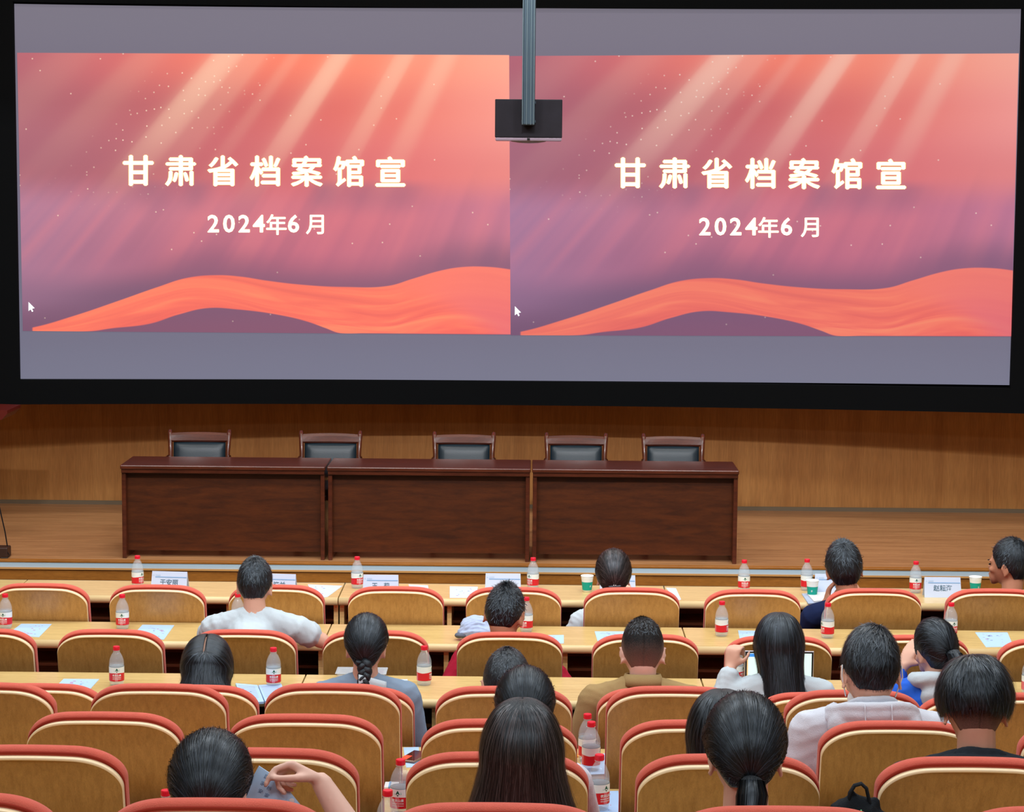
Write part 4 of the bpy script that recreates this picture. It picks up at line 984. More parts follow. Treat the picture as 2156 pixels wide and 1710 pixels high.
def radial_guide(h0, h1, back=-.66, ear=-.12, front=.52, q0=(0, -.28, .96), prof=None, end=None):
    q0 = unit(q0)
    def g(a, t, e):
        az = a * 2 * math.pi; z = zlim(az, back, ear, front) if end is None else end(az); qe = dirz(az, z); q = slerp(q0, qe, t)
        h = (h0 + (h1 - h0) * t ** 1.6) if prof is None else prof(t); return surf(q, h + e)
    return g
def tied_guide(tie, h0, back=-.72, ear=-.10, front=.50, bulge=.012):
    qt = unit(tie)
    def g(a, t, e):
        az = a * 2 * math.pi; qs = dirz(az, zlim(az, back, ear, front)); k = abs((az + math.pi) % (2 * math.pi) - math.pi) / math.pi
        f = min(1.0, max(0.0, (k - .18) / .62)); f = f * f * (3 - 2 * f)
        mid0 = unit(qs + qt + Vector((0, -.15, 0))); up = unit((math.sin(az) * 1.05, -.30 - .25 * (1 - k), .15 + 1.25 * f)); mid = slerp(mid0, up, min(1, f * 1.6)) if f > 0 else mid0
        q = unit(qs * (1 - t) ** 2 + mid * (2.6 * t * (1 - t)) + qt * t ** 2)
        h = h0 * (.35 + .65 * min(1, t * 4)) + bulge * math.sin(math.pi * t) * f
        return surf(q, h + e)
    return g
def long_guide(L, h0, flare=.02, part=(-.05, .55), back=.02, conv=None, h1=None, frontback=.0, gap=0.0):
    """hair falling from a centre parting; L length below the ears"""
    def g(a, t, e):
        az = a * 2 * math.pi; s = math.sin(az); c = math.cos(az)
        py = part[0] + (part[1] - part[0]) * max(0, -c)                  # start point along the parting
        gx = gap * (1 if a < .5 else -1)
        q0 = unit((gx + .02 * s, py, math.sqrt(max(.05, 1 - py * py)))); k = abs((az + math.pi) % (2 * math.pi) - math.pi)
        azc = max(-2.0, min(2.0, ((az + math.pi) % (2 * math.pi)) - math.pi))                 # the face stays free
        qe = dirz(azc * .98, -.15)
        if t < .5:
            q = slerp(q0, qe, t * 2); p = surf(q, h0 * (.5 + .5 * min(1, t * 5)) + e); p.x += gx * .35; return p
        u = (t - .5) * 2; b = surf(qe, h0 + e); lim = L * (1 - .12 * max(0, abs(azc) - 1.0))
        p = Vector((gx * .35 + b.x * (1 + flare * 10 * u * .3 - 0.20 * math.sin(math.pi * min(1, u * 1.3)) * .5), b.y + (-back * u if b.y < 0 else -frontback * u), b.z - lim * u))
        if conv: p.x += (conv[0] - p.x) * min(1, conv[1] * u ** 1.2); p.y += (-.13 - p.y) * min(1, conv[1] * .5 * u)
        return p
    return g
def hair_strands(guide, n, L, lift, width, M, parent, material, m=7, tr=(0.0, .9), wild=.06, arange=(0, 1), name='hair_strands', jitter=.004):
    P = []; Nn = []
    for k in range(n):
        a = rng.uniform(*arange); t0 = rng.uniform(*tr); l = L * rng.uniform(.6, 1.3); drift = rng.normal() * .012; lf = lift * rng.uniform(.3, 1.4)
        if rng.random() < wild: lf = lift * rng.uniform(1.3, 2.6); drift *= 3
        c = guide(a, t0, 0); row = []; nr = []
        for j in range(m):
            s = j / (m - 1); t = t0 + l * s
            p = guide(a + drift * s, min(t, 1.0), .0015 + lf * s ** 1.3)
            if t > 1.0: p = p + (guide(a, 1.0, 0) - guide(a, .97, 0)).normalized() * (t - 1) * .12
            row.append(M @ p); nr.append((M.to_3x3() @ (p - Vector((0, 0, p.z * .6)))).normalized())
        P.append(row); Nn.append(nr)
    return strands(name, P, Nn, width, material, parent)
def tail(name, pts, radii, M, parent, n, width, shell_mat, st_mat, spread=1.15, flat=.7):
    """pony tail: solid core and strands"""
    pts = [Vector(p) for p in pts]; bm = bmesh.new(); tube(bm, [M @ p for p in pts], [(r, r * flat) for r in radii], 16)
    me = bpy.data.meshes.new(name); bm.to_mesh(me); bm.free(); me.uv_layers.new(name='UVMap')
    for i, lp in enumerate(me.loops):
        vi = lp.vertex_index; me.uv_layers[0].data[i].uv = ((vi % 16) / 16, (vi // 16) / len(pts))
    me.shade_smooth(); o = meshobj(name, me, shell_mat, parent)
    P = []; Nn = []
    for k in range(n):
        a = rng.uniform(0, 6.28); rr = rng.uniform(.9, spread); row = []; nr = []
        for p, r in zip(pts, radii):
            off = Vector((math.cos(a) * r * rr, math.sin(a) * r * rr * flat, 0)); row.append(M @ (p + off)); nr.append(M.to_3x3() @ (off.normalized() if off.length > 0 else Vector((0, -1, 0))))
        end = row[-1] + (row[-1] - row[-2]) * rng.uniform(.0, .5); row.append(end); nr.append(nr[-1]); P.append(row); Nn.append(nr)
    s = strands('hair_strands', P, Nn, width, st_mat, o); return o

def person(label, k, px, top, dy, hs=1.0, yaw=0, pitch=14, roll=0, sh=.165, shw=.19, skin=None, top_mat=None, hair=None, sleeve='long', sleeve_mat=None,
           arms=None, hood=None, collar=None, ears=True, voxel=.009, hand_kw=None, torso=1.0, trousers=(40, 44, 56), wr=.004, hx=0.0, neckx=0.0, bow=.10, hair_h=.018, es=1.0):
    """k = row; px/top = photo column and top of the hair; dy = head position ahead of the chair back"""
    skin = skin or M_SKIN; Y = ROWY[k] + dy; pt = at_y(px, top, Y); zs = FLOORZ[k]
    H = Vector((pt.x, Y, pt.z - (.118 + hair_h) * hs * math.cos(R(pitch) * .6)))
    M = Matrix.Translation(H) @ Matrix.Rotation(R(yaw), 4, 'Z') @ Matrix.Rotation(R(-pitch), 4, 'X') @ Matrix.Rotation(R(roll), 4, 'Y') @ Matrix.Scale(hs, 4)
    hip = Vector((pt.x + hx, ROWY[k] + (.34 if k < 5 else .365), zs + .619)); S = Vector((pt.x + neckx, Y - .045, H.z - sh))        # S: base of the neck
    root = thing('person', label, 'person', (hip.x, hip.y, zs)); inv = Matrix.Translation((hip.x, hip.y, zs)).inverted()
    M = inv @ M; S = inv @ S; hipl = inv @ hip
    chest = S.lerp(hipl, .42); chest.y -= .01
    shl = {s: S + Vector((s * shw, -.005, -.068)) for s in (-1, 1)}
    if arms is None: arms = {}
    A = {}
    for s in (-1, 1):
        el, wr_ = arms.get(s, (None, None))
        A[s] = (S + Vector((s * (shw + .045), .10, -.27)) if el is None else S + Vector(el), S + Vector((s * .10, .30, -.27)) if wr_ is None else S + Vector(wr_))
        el_, wr_ = A[s]; tz = TZ[k] - 0.0; ny = TNEAR[k] - root.location.y
        wr_.z = max(wr_.z, FLOORZ[k] + .68 - root.location.z); el_.z = max(el_.z, FLOORZ[k] + .62 - root.location.z)
        if not (hand_kw or {}).get(s) and wr_.y + .20 > ny:
            wr_.z = max(wr_.z, tz + .062 - root.location.z)
            if el_.y + .08 > ny or wr_.y > ny: el_.z = max(el_.z, tz + .055 - root.location.z)
    # --- body: one continuous skin
    bm = bmesh.new(); add_head(bm, M, ears, es)
    nk = M @ Vector((0, -.022, -.055)); capsule(bm, nk, S + Vector((0, 0, -.02)), .052 * hs, .058, 14, 2)
    def trunk(bm, g):
        prof = [(0.0, .070, .055), (.05, shw * .50, .066), (.10, shw * .78, .082), (.17, shw * .99, .098), (.28, shw * 1.0, .112), (.5, shw * .90, .112), (.72, shw * .80, .108), (.9, shw * .88, .118), (1.02, shw * .92, .125)]
        pts = []; rad = []
        for u, a, b in prof:
            p = S.lerp(chest, u / .42) if u < .42 else chest.lerp(hipl, (u - .42) / .58); pts.append(p); rad.append((a * torso + g, b * torso + g))
        tube(bm, pts, rad, 20)
        for s in (-1, 1): capsule(bm, S + Vector((s * .03, 0, -.015)), shl[s] + Vector((-s * .01, 0, -.005)), .042 + g, .055 + g, 12, 2)
    trunk(bm, 0)
    for s in (-1, 1):
        el, wr_ = A[s]; capsule(bm, shl[s], el, .052, .040, 12, 2); mid = el.lerp(wr_, .35); capsule(bm, el, mid, .039, .038, 12, 2); capsule(bm, mid, wr_, .038, .026, 12, 2)
        kw = (hand_kw or {}).get(s)
        if kw: hand(bm, wr_, **kw)
        else:
            fd = (wr_ - el) + Vector((0, .08, 0)); fd.z = max(fd.z, 0.0); hand(bm, wr_, fd, (0, 0, -1), -1 if s < 0 else 1, curl=9)
    for s in (-1, 1):
        hj = hipl + Vector((s * .09, 0, -.02)); kn = hj + Vector((s * .03, .34, 0.02)); an = Vector((kn.x, kn.y - .06, .09))
        capsule(bm, hj, kn, .078, .058, 12, 2); capsule(bm, kn, an, .054, .036, 12, 2); capsule(bm, an, an + Vector((0, .14, -.05)), .036, .028, 10, 2)
    body = remesh('body', bm, voxel, 2, skin, root)
    # --- trousers and shoes
    bm = bmesh.new(); capsule(bm, hipl + Vector((-.07, 0, -.02)), hipl + Vector((.07, 0, -.02)), .118, .118, 14, 2)
    for s in (-1, 1):
        hj = hipl + Vector((s * .09, 0, -.02)); kn = hj + Vector((s * .03, .34, 0.02)); an = Vector((kn.x, kn.y - .06, .09)); capsule(bm, hj, kn, .086, .066, 12, 2); capsule(bm, kn, an, .062, .050, 12, 2)
    remesh('trousers', bm, .016, 2, mat('trousers_%d_%d_%d' % trousers, trousers, rough=.9), root)
    for s in (-1, 1):
        an = hipl + Vector((s * .12, .28, 0)); bm = bmesh.new(); box(bm, an.x - .045, an.x + .045, an.y - .06, an.y + .20, 0.0, .075, bev=.03); from_bm('shoe', bm, mat('shoe_dark', (40, 40, 44), rough=.6), root, smooth=True)
    # --- garment
    bm = bmesh.new(); trunk(bm, .016)
    for s in (-1, 1):
        el, wr_ = A[s]
        if sleeve == 'short':
            e2 = shl[s].lerp(el, .66); capsule(bm, shl[s], e2, .070, .066, 14, 1)
        else:
            capsule(bm, shl[s], el, .070, .058, 14, 2); capsule(bm, el, el.lerp(wr_, .86 if sleeve == 'long' else .35), .056, .044, 14, 1)
    capsule(bm, S + Vector((0, .0, -.03)), S + Vector((0, .005, .008)), .072, .064, 14, 1)
    garment = remesh('shirt' if not hood else 'hooded_sweater', bm, .0095, 2, top_mat, root, wrinkle=wr, seed=int(px))
    if hood:
        bm = bmesh.new(); n = 16; hr, hz, th = hood
        def hp(a, rr=1.0, dz=0.0): return S + Vector((math.sin(a) * (hr + .018) * rr, -.012 - math.cos(a) * hr * .85 * rr, hz + dz + .014 * math.cos(a) - .035 * abs(math.sin(a)) ** 3 + .006 * math.sin(3 * a + hr * 40)))
        for i in range(n):
            a0 = R(-125 + 250 * i / n); a1 = R(-125 + 250 * (i + 1) / n)
            for rr, dz, tt in ((1.0, 0, th * .8), (1.03, -.028, th), (.98, -.056, th * 1.15), (.80, -.030, th), (.60, .018, .013), (.58, -.008, .018), (.62, -.04, .024)):
                capsule(bm, hp(a0, rr, dz), hp(a1, rr, dz), tt, tt, 10, 1)
        for i in range(5): ellip(bm, S + Vector(((i - 2) * hr * .42, -hr * (.80 - .10 * abs(i - 2)), hz - .085 + .010 * abs(i - 2))), (hr * .42, .048, .075 - .010 * abs(i - 2)), sub=3)
        remesh('hood', bm, .0065, 2, top_mat, root, wrinkle=.0035, seed=int(px) + 1, wscale=7)
        for sx in (-.045, .045):
            bm = bmesh.new(); tube(bm, [S + Vector((sx * 1.0, -hr * .85 - .028 - .016 * q_, hz + .026 - .035 * q_)) for q_ in (0, .5, 1, 2, 3)], .0022, 6); from_bm('hood_seam', bm, top_mat, root, smooth=True)
    if collar:
        cm, cr, ch = collar; bm = bmesh.new(); rings = []
        n = 28
        for i in range(n + 1):
            a = R(-150 + 300 * i / n); d = Vector((math.sin(a), -math.cos(a), 0)); c = S + Vector((0, .006, 0)); bk = math.cos(a)
            rings.append([bm.verts.new(c + d * r_ + Vector((0, 0, z_ + .012 * bk))) for r_, z_ in ((cr - .010, ch - .012), (cr - .006, ch + .006), (cr - .002, ch + .009), (cr + .010, ch - .020), (cr + .017, ch - .040), (cr + .010, ch - .042), (cr + .002, ch - .020))])
        for i in range(n):
            for j in range(7): bm.faces.new((rings[i][j], rings[i][(j + 1) % 7], rings[i + 1][(j + 1) % 7], rings[i + 1][j]))
        bm.faces.new(rings[0][::-1]); bm.faces.new(rings[-1]); bmesh.ops.recalc_face_normals(bm, faces=bm.faces[:]); from_bm('collar', bm, cm, root, smooth=True)
    # --- face details
    for s in (-1, 1):
        bm = bmesh.new(); ellip(bm, (0, 0, 0), (.013, .006, .005), sub=2); o = from_bm('eye', bm, M_EYE, root, smooth=True); o.matrix_local = M @ Matrix.Translation((s * .032, .091, -.001))
        bm = bmesh.new(); capsule(bm, (-.015, 0, 0), (.015, 0, .002 * s), .0028, .002, 6, 1); o = from_bm('eyebrow', bm, H_STR, root, smooth=True); o.matrix_local = M @ Matrix.Translation((s * .034, .0945, .022))
    bm = bmesh.new(); ellip(bm, (0, 0, 0), (.020, .006, .006), sub=2); o = from_bm('mouth', bm, M_LIP, root, smooth=True); o.matrix_local = M @ Matrix.Translation((0, .1045, -.054))
    hair(M, root)
    return root, M, S, A

def hobj(o, M): o.matrix_local = M; return o
# ---- hair styles
def short_hair(h0=.020, h1=.003, n=2600, L=.10, lift=.0065, w=.0022, back=-.62, ear=-.12, front=.55, q0=(0, -.35, .94), shave=False, m=H_BLACK, ms=H_STR):
    def f(M, root):
        g = radial_guide(h0, h1, back, ear, front, q0); hobj(shell('hair', g, 48, 18, H_SHAVE if shave else m, root), M)
        if n: hair_strands(g, n, L, lift, w, M, root, ms, m=5, tr=(0, .90 if not shave else .5), wild=.06)
    return f
def bowl_hair(n=5200):
    def f(M, root):
        und = radial_guide(.004, .002, -.80, -.16, .5); hobj(shell('shaved_nape', und, 48, 16, H_SHAVE, root), M)
        def end(az):
            k = abs((az + math.pi) % (2 * math.pi) - math.pi) / math.pi; pts = [(0, -.16), (.22, -.16), (.38, -.17), (.5, -.18), (.6, -.2), (.75, .0), (1, .25)]
            for (x0, y0), (x1, y1) in zip(pts, pts[1:]):
                if k <= x1: return y0 + (y1 - y0) * (k - x0) / (x1 - x0)
            return .25
        g = radial_guide(0, 0, q0=(-.1, -.15, .98), end=end, prof=lambda t: .024 + .008 * math.sin(math.pi * min(1, t * 1.02)) - .010 * max(0, t - .8) * 4)
        hobj(shell('hair', g, 56, 22, H_BLACK, root, thick=.008), M)
        hair_strands(g, n, .42, .007, .0022, M, root, H_STR, m=8, tr=(0, .72), wild=.05)
    return f
def tied_hair(tie, n, w=.002, h0=.014, tailpts=None, tailr=None, tn=0, m=H_BLACK, ms=H_STR, back=-.74, band=True, bun=False, clip=False, bulge=.012, ear=-.10, wild=.05, L=.45):
    def f(M, root):
        g = tied_guide(tie, h0, back=back, bulge=bulge, ear=ear); hobj(shell('hair', g, 60, 20, m, root), M)
        hair_strands(g, n, L, .005, w, M, root, ms, m=8, tr=(0, .62), wild=wild)
        T = surf(unit(tie), h0)
        if tailpts:
            pts = [T + Vector(p) for p in tailpts]; tail('ponytail', pts, tailr, M, root, tn, w * 1.1, m, ms)
        if band:
            bm = bmesh.new(); d = unit(tie)
            for i in range(16):
                a0, a1 = i * math.pi / 8, (i + 1) * math.pi / 8; ux = Vector((1, 0, 0)); uz = d.cross(ux).normalized(); rr = (tailr[0] if tailr else .015) + .003
                capsule(bm, T + d * .006 + (ux * math.cos(a0) + uz * math.sin(a0) * .8) * rr, T + d * .006 + (ux * math.cos(a1) + uz * math.sin(a1) * .8) * rr, .0045, .0045, 6, 1)
            hobj(from_bm('hair_band', bm, M_BLACK, root, smooth=True), M)
        if bun:
            br = bun; P = []; Nn = []; bm = bmesh.new(); ellip(bm, T + unit(tie) * br * .4, (br, br * .6, br * .8), sub=3); b_ = from_bm('bun', bm, m, root, smooth=True); hobj(b_, M); b_.data.uv_layers.new(name='UVMap')
            for k in range(420):
                a = rng.uniform(0, 6.28); r_ = br * rng.uniform(.35, 1.05); row = []; nr = []; a1 = a + rng.uniform(.7, 1.8)
                for j in range(8):
                    aa = a + (a1 - a) * j / 7; z_ = math.sqrt(max(0, 1 - (r_ / br / 1.1) ** 2)); d = unit(tie)
                    p = T + Vector((math.cos(aa) * r_, -br * .6 * z_ - br * .32 - .002, math.sin(aa) * r_ * .8)); row.append(p); nr.append((p - T - d * br * .2).normalized())
                P.append(row); Nn.append(nr)
            strands('hair_strands', P, Nn, w, ms, b_)
        if clip:
            bm = bmesh.new()
            capsule(bm, T + Vector((-.028, -.012, 0)), T + Vector((.028, -.012, .004)), .005, .005, 8, 2)
            for i in range(5): capsule(bm, T + Vector((-.022 + .011 * i, -.014, 0)), T + Vector((-.024 + .012 * i, -.008, -.018)), .003, .002, 6, 1)
            hobj(from_bm('hair_clip', bm, mat('clip_grey', (70, 78, 88), rough=.25, spec=.8), root, smooth=True), M)
            for sx in (-.006, .004):
                bm = bmesh.new(); ellip(bm, T + Vector((sx, -.019, .008)), (.0028,) * 3, sub=2); hobj(from_bm('clip_pearl', bm, M_WHITE, root, smooth=True), M)
    return f
def long_hair(L, h0=.020, n=5000, w=.0022, m=H_BLACK, ms=H_STR, **kw):
    def f(M, root):
        g = long_guide(L, h0, **kw); hobj(shell('hair', g, 72, 30, m, root, thick=.006), M)
        hair_strands(g, n, .55, .006, w, M, root, ms, m=12, tr=(0, .5), wild=.05)
        hair_strands(g, n // 4, .5, .004, w, M, root, ms, m=8, tr=(.5, .62), wild=.1)
    return f
def braid_hair(tie, n, L=.16):
    def f(M, root):
        tied_hair(tie, n, .002, .016, band=False, back=-.80, bulge=.014)(M, root)
        T = surf(unit(tie), .010); nn = 30
        br = None
        for k in range(3):
            ph_ = k * 2 * math.pi / 3; pts = []; rad = []
            for i in range(nn + 1):
                u = i / nn; w_ = 2 * math.pi * 2.0 * u + ph_; amp = .021 * (1 - .30 * u)
                pts.append(M @ (T + Vector((math.sin(w_) * amp + .004 * math.sin(u * 5), -.014 - .006 * math.sin(2 * w_), -.01 - L * u)))); rad.append((.019 * (1 - .40 * u), .014 * (1 - .40 * u)))
            bm = bmesh.new(); tube(bm, pts, rad, 10); o = from_bm('braid_strand', bm, H_BLACK, root, smooth=True); o.data.uv_layers.new(name='UVMap')
            for i, lp in enumerate(o.data.loops): o.data.uv_layers[0].data[i].uv = ((lp.vertex_index % 10) / 10 * .15, (lp.vertex_index // 10) / nn)
    return f

C_WHITE = mat('cloth_white', (186, 200, 208), rough=.9, spec=.15, bump=.15, bscale=300)
C_WHITE2 = mat('cloth_offwhite', (206, 212, 224), rough=.9, spec=.15, bump=.2, bscale=260)
C_KHAKI = mat('cloth_khaki', (158, 134, 92), rough=.9, spec=.15, bump=.15, bscale=300)
C_GREY = mat('cloth_greyblue', (124, 144, 166), rough=.9, spec=.15, bump=.15, bscale=300)
C_NAVY = mat('cloth_navy', (24, 36, 70), rough=.9, spec=.15, bump=.1, bscale=300)
C_DARK = mat('cloth_charcoal', (42, 50, 58), rough=.9, spec=.15, bump=.2, bscale=260)
C_MAROON = mat('cloth_maroon', (150, 24, 48), rough=.9, spec=.15, bump=.2, bscale=260)
C_BLUE = mat('cloth_blue', (40, 96, 205), rough=.85, spec=.2)
C_TEAL = mat('cloth_pale_teal', (170, 205, 212), rough=.9)
def striped():
    m = mat('cloth_striped', (196, 212, 222), rough=.9); nt = m.node_tree; tc = nt.nodes.new('ShaderNodeTexCoord'); wv = nt.nodes.new('ShaderNodeTexWave'); wv.inputs['Scale'].default_value = 55; wv.inputs['Distortion'].default_value = .6
    nt.links.new(tc.outputs['Object'], wv.inputs[0]); g = G(nt); nt.links.new(g.mix(g.sm(wv.outputs['Fac'], .55, .8), L4((208, 222, 230)), L4((120, 142, 158))), nt.nodes['Principled BSDF'].inputs['Base Color']); return m
C_STRIPE = striped()

# ---- the eighteen listeners, stage side first
person('person in white jacket with dark brown hair held by a grey clip, front row', 1, 1292, 1160, .26, 1.02, pitch=4, top_mat=C_WHITE, skin=M_SKIN, shw=.165, sh=.175,
       hair=tied_hair((.05, -.93, -.34), 1500, .0024, .014, m=H_BROWN, ms=H_STRB, band=False, clip=True, bulge=.016, back=-.86, ear=-.3), arms={-1: ((-.225, -.02, -.25), (-.13, .24, -.30))}, wr=.009)
r_, M_, S_, A_ = person('person in navy shirt in the front row propping head on left hand', 1, 1778, 1136, .30, 1.15, yaw=4, pitch=-2, roll=-6, top_mat=C_NAVY, skin=M_SKIN2, sh=.185, hair=short_hair(.020, .006, 1500, ear=-.16), sleeve='short', neckx=.03, hx=.04,
       arms={-1: ((-.24, .10, -.26), (-.115, .12, -.03))}, hand_kw={-1: dict(fdir=(.25, .1, 1), nrm=(1, 0, 0), side=-1, curl=28)}, collar=(C_NAVY, .072, .022))
person('person in dark shirt at the right picture edge looking left, front row', 1, 2128, 1132, .36, 1.10, yaw=52, pitch=2, top_mat=C_NAVY, skin=M_SKIN2, sh=.19, torso=.9, shw=.165, arms={-1: ((-.22, .02, -.26), (-.10, .04, -.34)), 1: ((.22, .02, -.26), (.10, .04, -.34))}, hair=short_hair(.020, .004, 1500, ear=-.12), collar=(C_NAVY, .070, .02))
person('person in white T-shirt with short black hair, right forearm on the second-row desk', 2, 536, 1175, .36, 1.02, pitch=16, top_mat=C_WHITE, sh=.135, shw=.20, hair=short_hair(.022, .003, 2200, lift=.005), sleeve='short', neckx=.01, hx=-.02,
       arms={1: ((.33, .02, -.14), (.24, .26, -.16)), -1: ((-.27, .12, -.18), (-.10, .34, -.2))}, wr=.007)
r_, M_, S_, A_ = person('person with short black hair and maroon sleeves beside the grey-blue cap', 2, 1063, 1227, .34, 1.17, yaw=-14, pitch=24, roll=2, top_mat=C_MAROON, skin=M_SKIN2, sh=.155, hair=short_hair(.014, .003, 2400, L=.06, lift=.007), hx=.0,
       arms={-1: ((-.275, -.10, -.24), (-.16, .14, -.22)), 1: ((.315, -.10, -.24), (.17, .14, -.22))}, wr=.008)
bm = bmesh.new()
for s in (-1, 1):
    ellip(bm, (s * .034, .108, 0), (.026, .004, .019), sub=2)
    capsule(bm, (s * .060, .104, .004), (s * .080, .0, -.004), .0018, .0018, 6, 1)
hobj(from_bm('glasses', bm, mat('glasses_red', (190, 40, 40), rough=.3), r_, smooth=True), M_)
person('person with long black hair parted in the middle, pale teal collar, third row', 3, 435, 1335, .36, 1.12, pitch=30, top_mat=C_TEAL, sh=.125, shw=.15, hair=long_hair(.10, .018, 3000, part=(-.97, .55), back=.0, gap=.004), voxel=.008)
r_, M_, S_, A_ = person('person with a braid and grey-blue shirt with white collar, third row', 3, 771, 1300, .34, .98, pitch=24, top_mat=C_GREY, sh=.135, shw=.175, hair=braid_hair((0, -.84, -.54), 2600, .165), sleeve='long', arms={1: ((.215, .0, -.27), (.16, .2, -.30)), -1: ((-.225, .02, -.27), (-.12, .26, -.28))}, wr=.006)
bm = bmesh.new(); g_ = []
for j in range(6):
    for i in range(9):
        u = i / 8; v = j / 5; x = -.02 + .115 * u; z = .015 - .105 * v - .035 * u; y = -.095 - .030 * v + .02 * u; g_.append(bm.verts.new(S_ + Vector((x, y, z + .025))))
for j in range(5):
    for i in range(8): bm.faces.new((g_[j * 9 + i], g_[j * 9 + i + 1], g_[(j + 1) * 9 + i + 1], g_[(j + 1) * 9 + i]))
o = from_bm('collar_flap', bm, C_WHITE, r_, smooth=True); o.location = (0, -.012, .012); m_ = o.modifiers.new('s', 'SOLIDIFY'); m_.thickness = .005
person('person with very short black hair and white sleeves, head bowed, third row centre', 3, 1068, 1365, .38, 1.25, pitch=34, top_mat=C_WHITE, sh=.15, hair=short_hair(.012, .003, 2200, L=.05, lift=.003, back=-.7), skin=M_SKIN, arms={-1: ((-.245, .0, -.20), (-.15, .2, -.24)), 1: ((.165, .08, -.24), (.08, .25, -.26))}, wr=.007)
person('person in khaki shirt with cropped hair seen from behind, third row', 3, 1354, 1302, .34, 1.10, pitch=26, top_mat=C_KHAKI, skin=M_SKIN3, sh=.130, shw=.205, torso=1.08, hair=short_hair(.016, .002, 1600, L=.05, lift=.004, back=-.74, q0=(0, .05, 1), shave=True), collar=(C_KHAKI, .078, .035),
       arms={-1: ((-.265, .0, -.26), (-.16, .24, -.28)), 1: ((.235, .04, -.27), (.12, .26, -.28))}, wr=.007, es=1.1)
r_, M_, S_, A_ = person('person in white shirt with long straight black hair before the laptop, left hand raised', 3, 1642, 1288, .30, 1.06, yaw=3, pitch=10, top_mat=C_WHITE, skin=M_SKIN, sh=.135, shw=.18, hair=long_hair(.235, .020, 4200, part=(-.1, .5), back=.03, flare=.04, conv=(.06, .22)),
       arms={-1: ((-.235, -.02, -.07), (-.205, .03, .035)), 1: ((.20, .02, -.2), (.16, .2, -.24))}, hand_kw={-1: dict(fdir=(.15, .25, 1), nrm=(.5, .9, -.1), side=-1, curl=62, sc=.95)}, sleeve='long', wr=.008)
bm = bmesh.new(); w0 = A_[-1][1].lerp(A_[-1][0], .18)
for i in range(12):
    a0, a1 = i * math.pi / 6, (i + 1) * math.pi / 6; capsule(bm, w0 + Vector((math.cos(a0) * .033, math.sin(a0) * .033, 0)), w0 + Vector((math.cos(a1) * .033, math.sin(a1) * .033, 0)), .003, .003, 6, 1)
from_bm('red_bracelet', bm, mat('bracelet_red', (200, 50, 50), rough=.5), r_, smooth=True)
r_, M_, S_, A_ = person('person with black ponytail in blue and white hooded jacket, third row right', 3, 1971, 1307, .32, .98, yaw=18, pitch=16, top_mat=C_BLUE, sh=.115, shw=.17, hair=tied_hair((.10, -.97, -.12), 2200, .0022, .014, tailpts=[(0, 0, 0), (.004, -.03, -.004), (.01, -.045, -.035), (.012, -.045, -.09), (.0, -.04, -.14)], tailr=[.018, .03, .036, .032, .012], tn=500),
       arms={-1: ((-.21, .12, -.12), (-.12, .14, .02))}, wr=.007)
bm = bmesh.new()
for i in range(10):
    a0 = R(-95 + 190 * i / 10); a1 = R(-95 + 190 * (i + 1) / 10)
    capsule(bm, S_ + Vector((math.sin(a0) * .095, -.01 - math.cos(a0) * .075, .0 + .02 * math.cos(a0))), S_ + Vector((math.sin(a1) * .095, -.01 - math.cos(a1) * .075, .0 + .02 * math.cos(a1))), .036, .036, 10, 1)
ellip(bm, S_ + Vector((.02, -.085, -.05)), (.10, .05, .075))
remesh('white_hood', bm, .009, 2, C_WHITE, r_, wrinkle=.007, seed=3)
# fifth row
person('person with loose dark hair tied low, directly before the long-haired person, fifth row', 5, 1106, 1415, .36, 1.07, pitch=24, top_mat=C_WHITE2, sh=.16, shw=.165, hair=tied_hair((.0, -.86, -.50), 4000, .0018, .018, tailpts=[(0, 0, 0), (0, -.02, -.03), (0, -.02, -.10)], tailr=[.016, .02, .008], tn=200, wild=.14, m=H_BLACK), arms={-1: ((-.24, .1, -.2), None)})
r_, M_, S_, A_ = person('person in white hooded sweater with short black hair and face mask loops, fifth row', 5, 1835, 1326, .40, 1.16, yaw=2, pitch=30, roll=1, top_mat=C_WHITE2, skin=M_SKIN, sh=.122, shw=.215, torso=.98, hair=short_hair(.026, .004, 4200, L=.14, lift=.006, back=-.60, ear=-.02, q0=(.25, -.3, .92), w=.002), hood=(.128, .030, .026),
       arms={-1: ((-.27, -.02, -.30), (-.18, .24, -.34)), 1: ((.27, -.02, -.30), (.18, .24, -.34))}, wr=.006, es=1.15, voxel=.006)
bm = bmesh.new()
for s in (-1, 1):
    capsule(bm, (s * .088, -.028, .012), (s * .090, -.024, -.020), .0022, .0022, 6, 1); capsule(bm, (s * .090, -.024, -.020), (s * .074, .02, -.068), .0022, .0022, 6, 1); capsule(bm, (s * .088, -.028, .012), (s * .076, .03, .0), .0022, .0022, 6, 1)
hobj(from_bm('mask_loop', bm, M_WHITE, r_, smooth=True), M_)
bm = bmesh.new(); ellip(bm, (0, .085, -.058), (.058, .034, .045)); hobj(from_bm('face_mask', bm, M_WHITE, r_, smooth=True), M_)
bm = bmesh.new()
for s in (-1, 1): capsule(bm, (s * .082, -.005, .004), (s * .074, .095, .006), .002, .002, 6, 1)
for s in (-1, 1):
    for i in range(12):
        a0, a1 = i * math.pi / 6, (i + 1) * math.pi / 6; capsule(bm, (s * .036 + .026 * math.cos(a0), .108, .0 + .019 * math.sin(a0)), (s * .036 + .026 * math.cos(a1), .108, .0 + .019 * math.sin(a1)), .0016, .0016, 6, 1)
hobj(from_bm('glasses', bm, M_BMET, r_, smooth=True), M_)
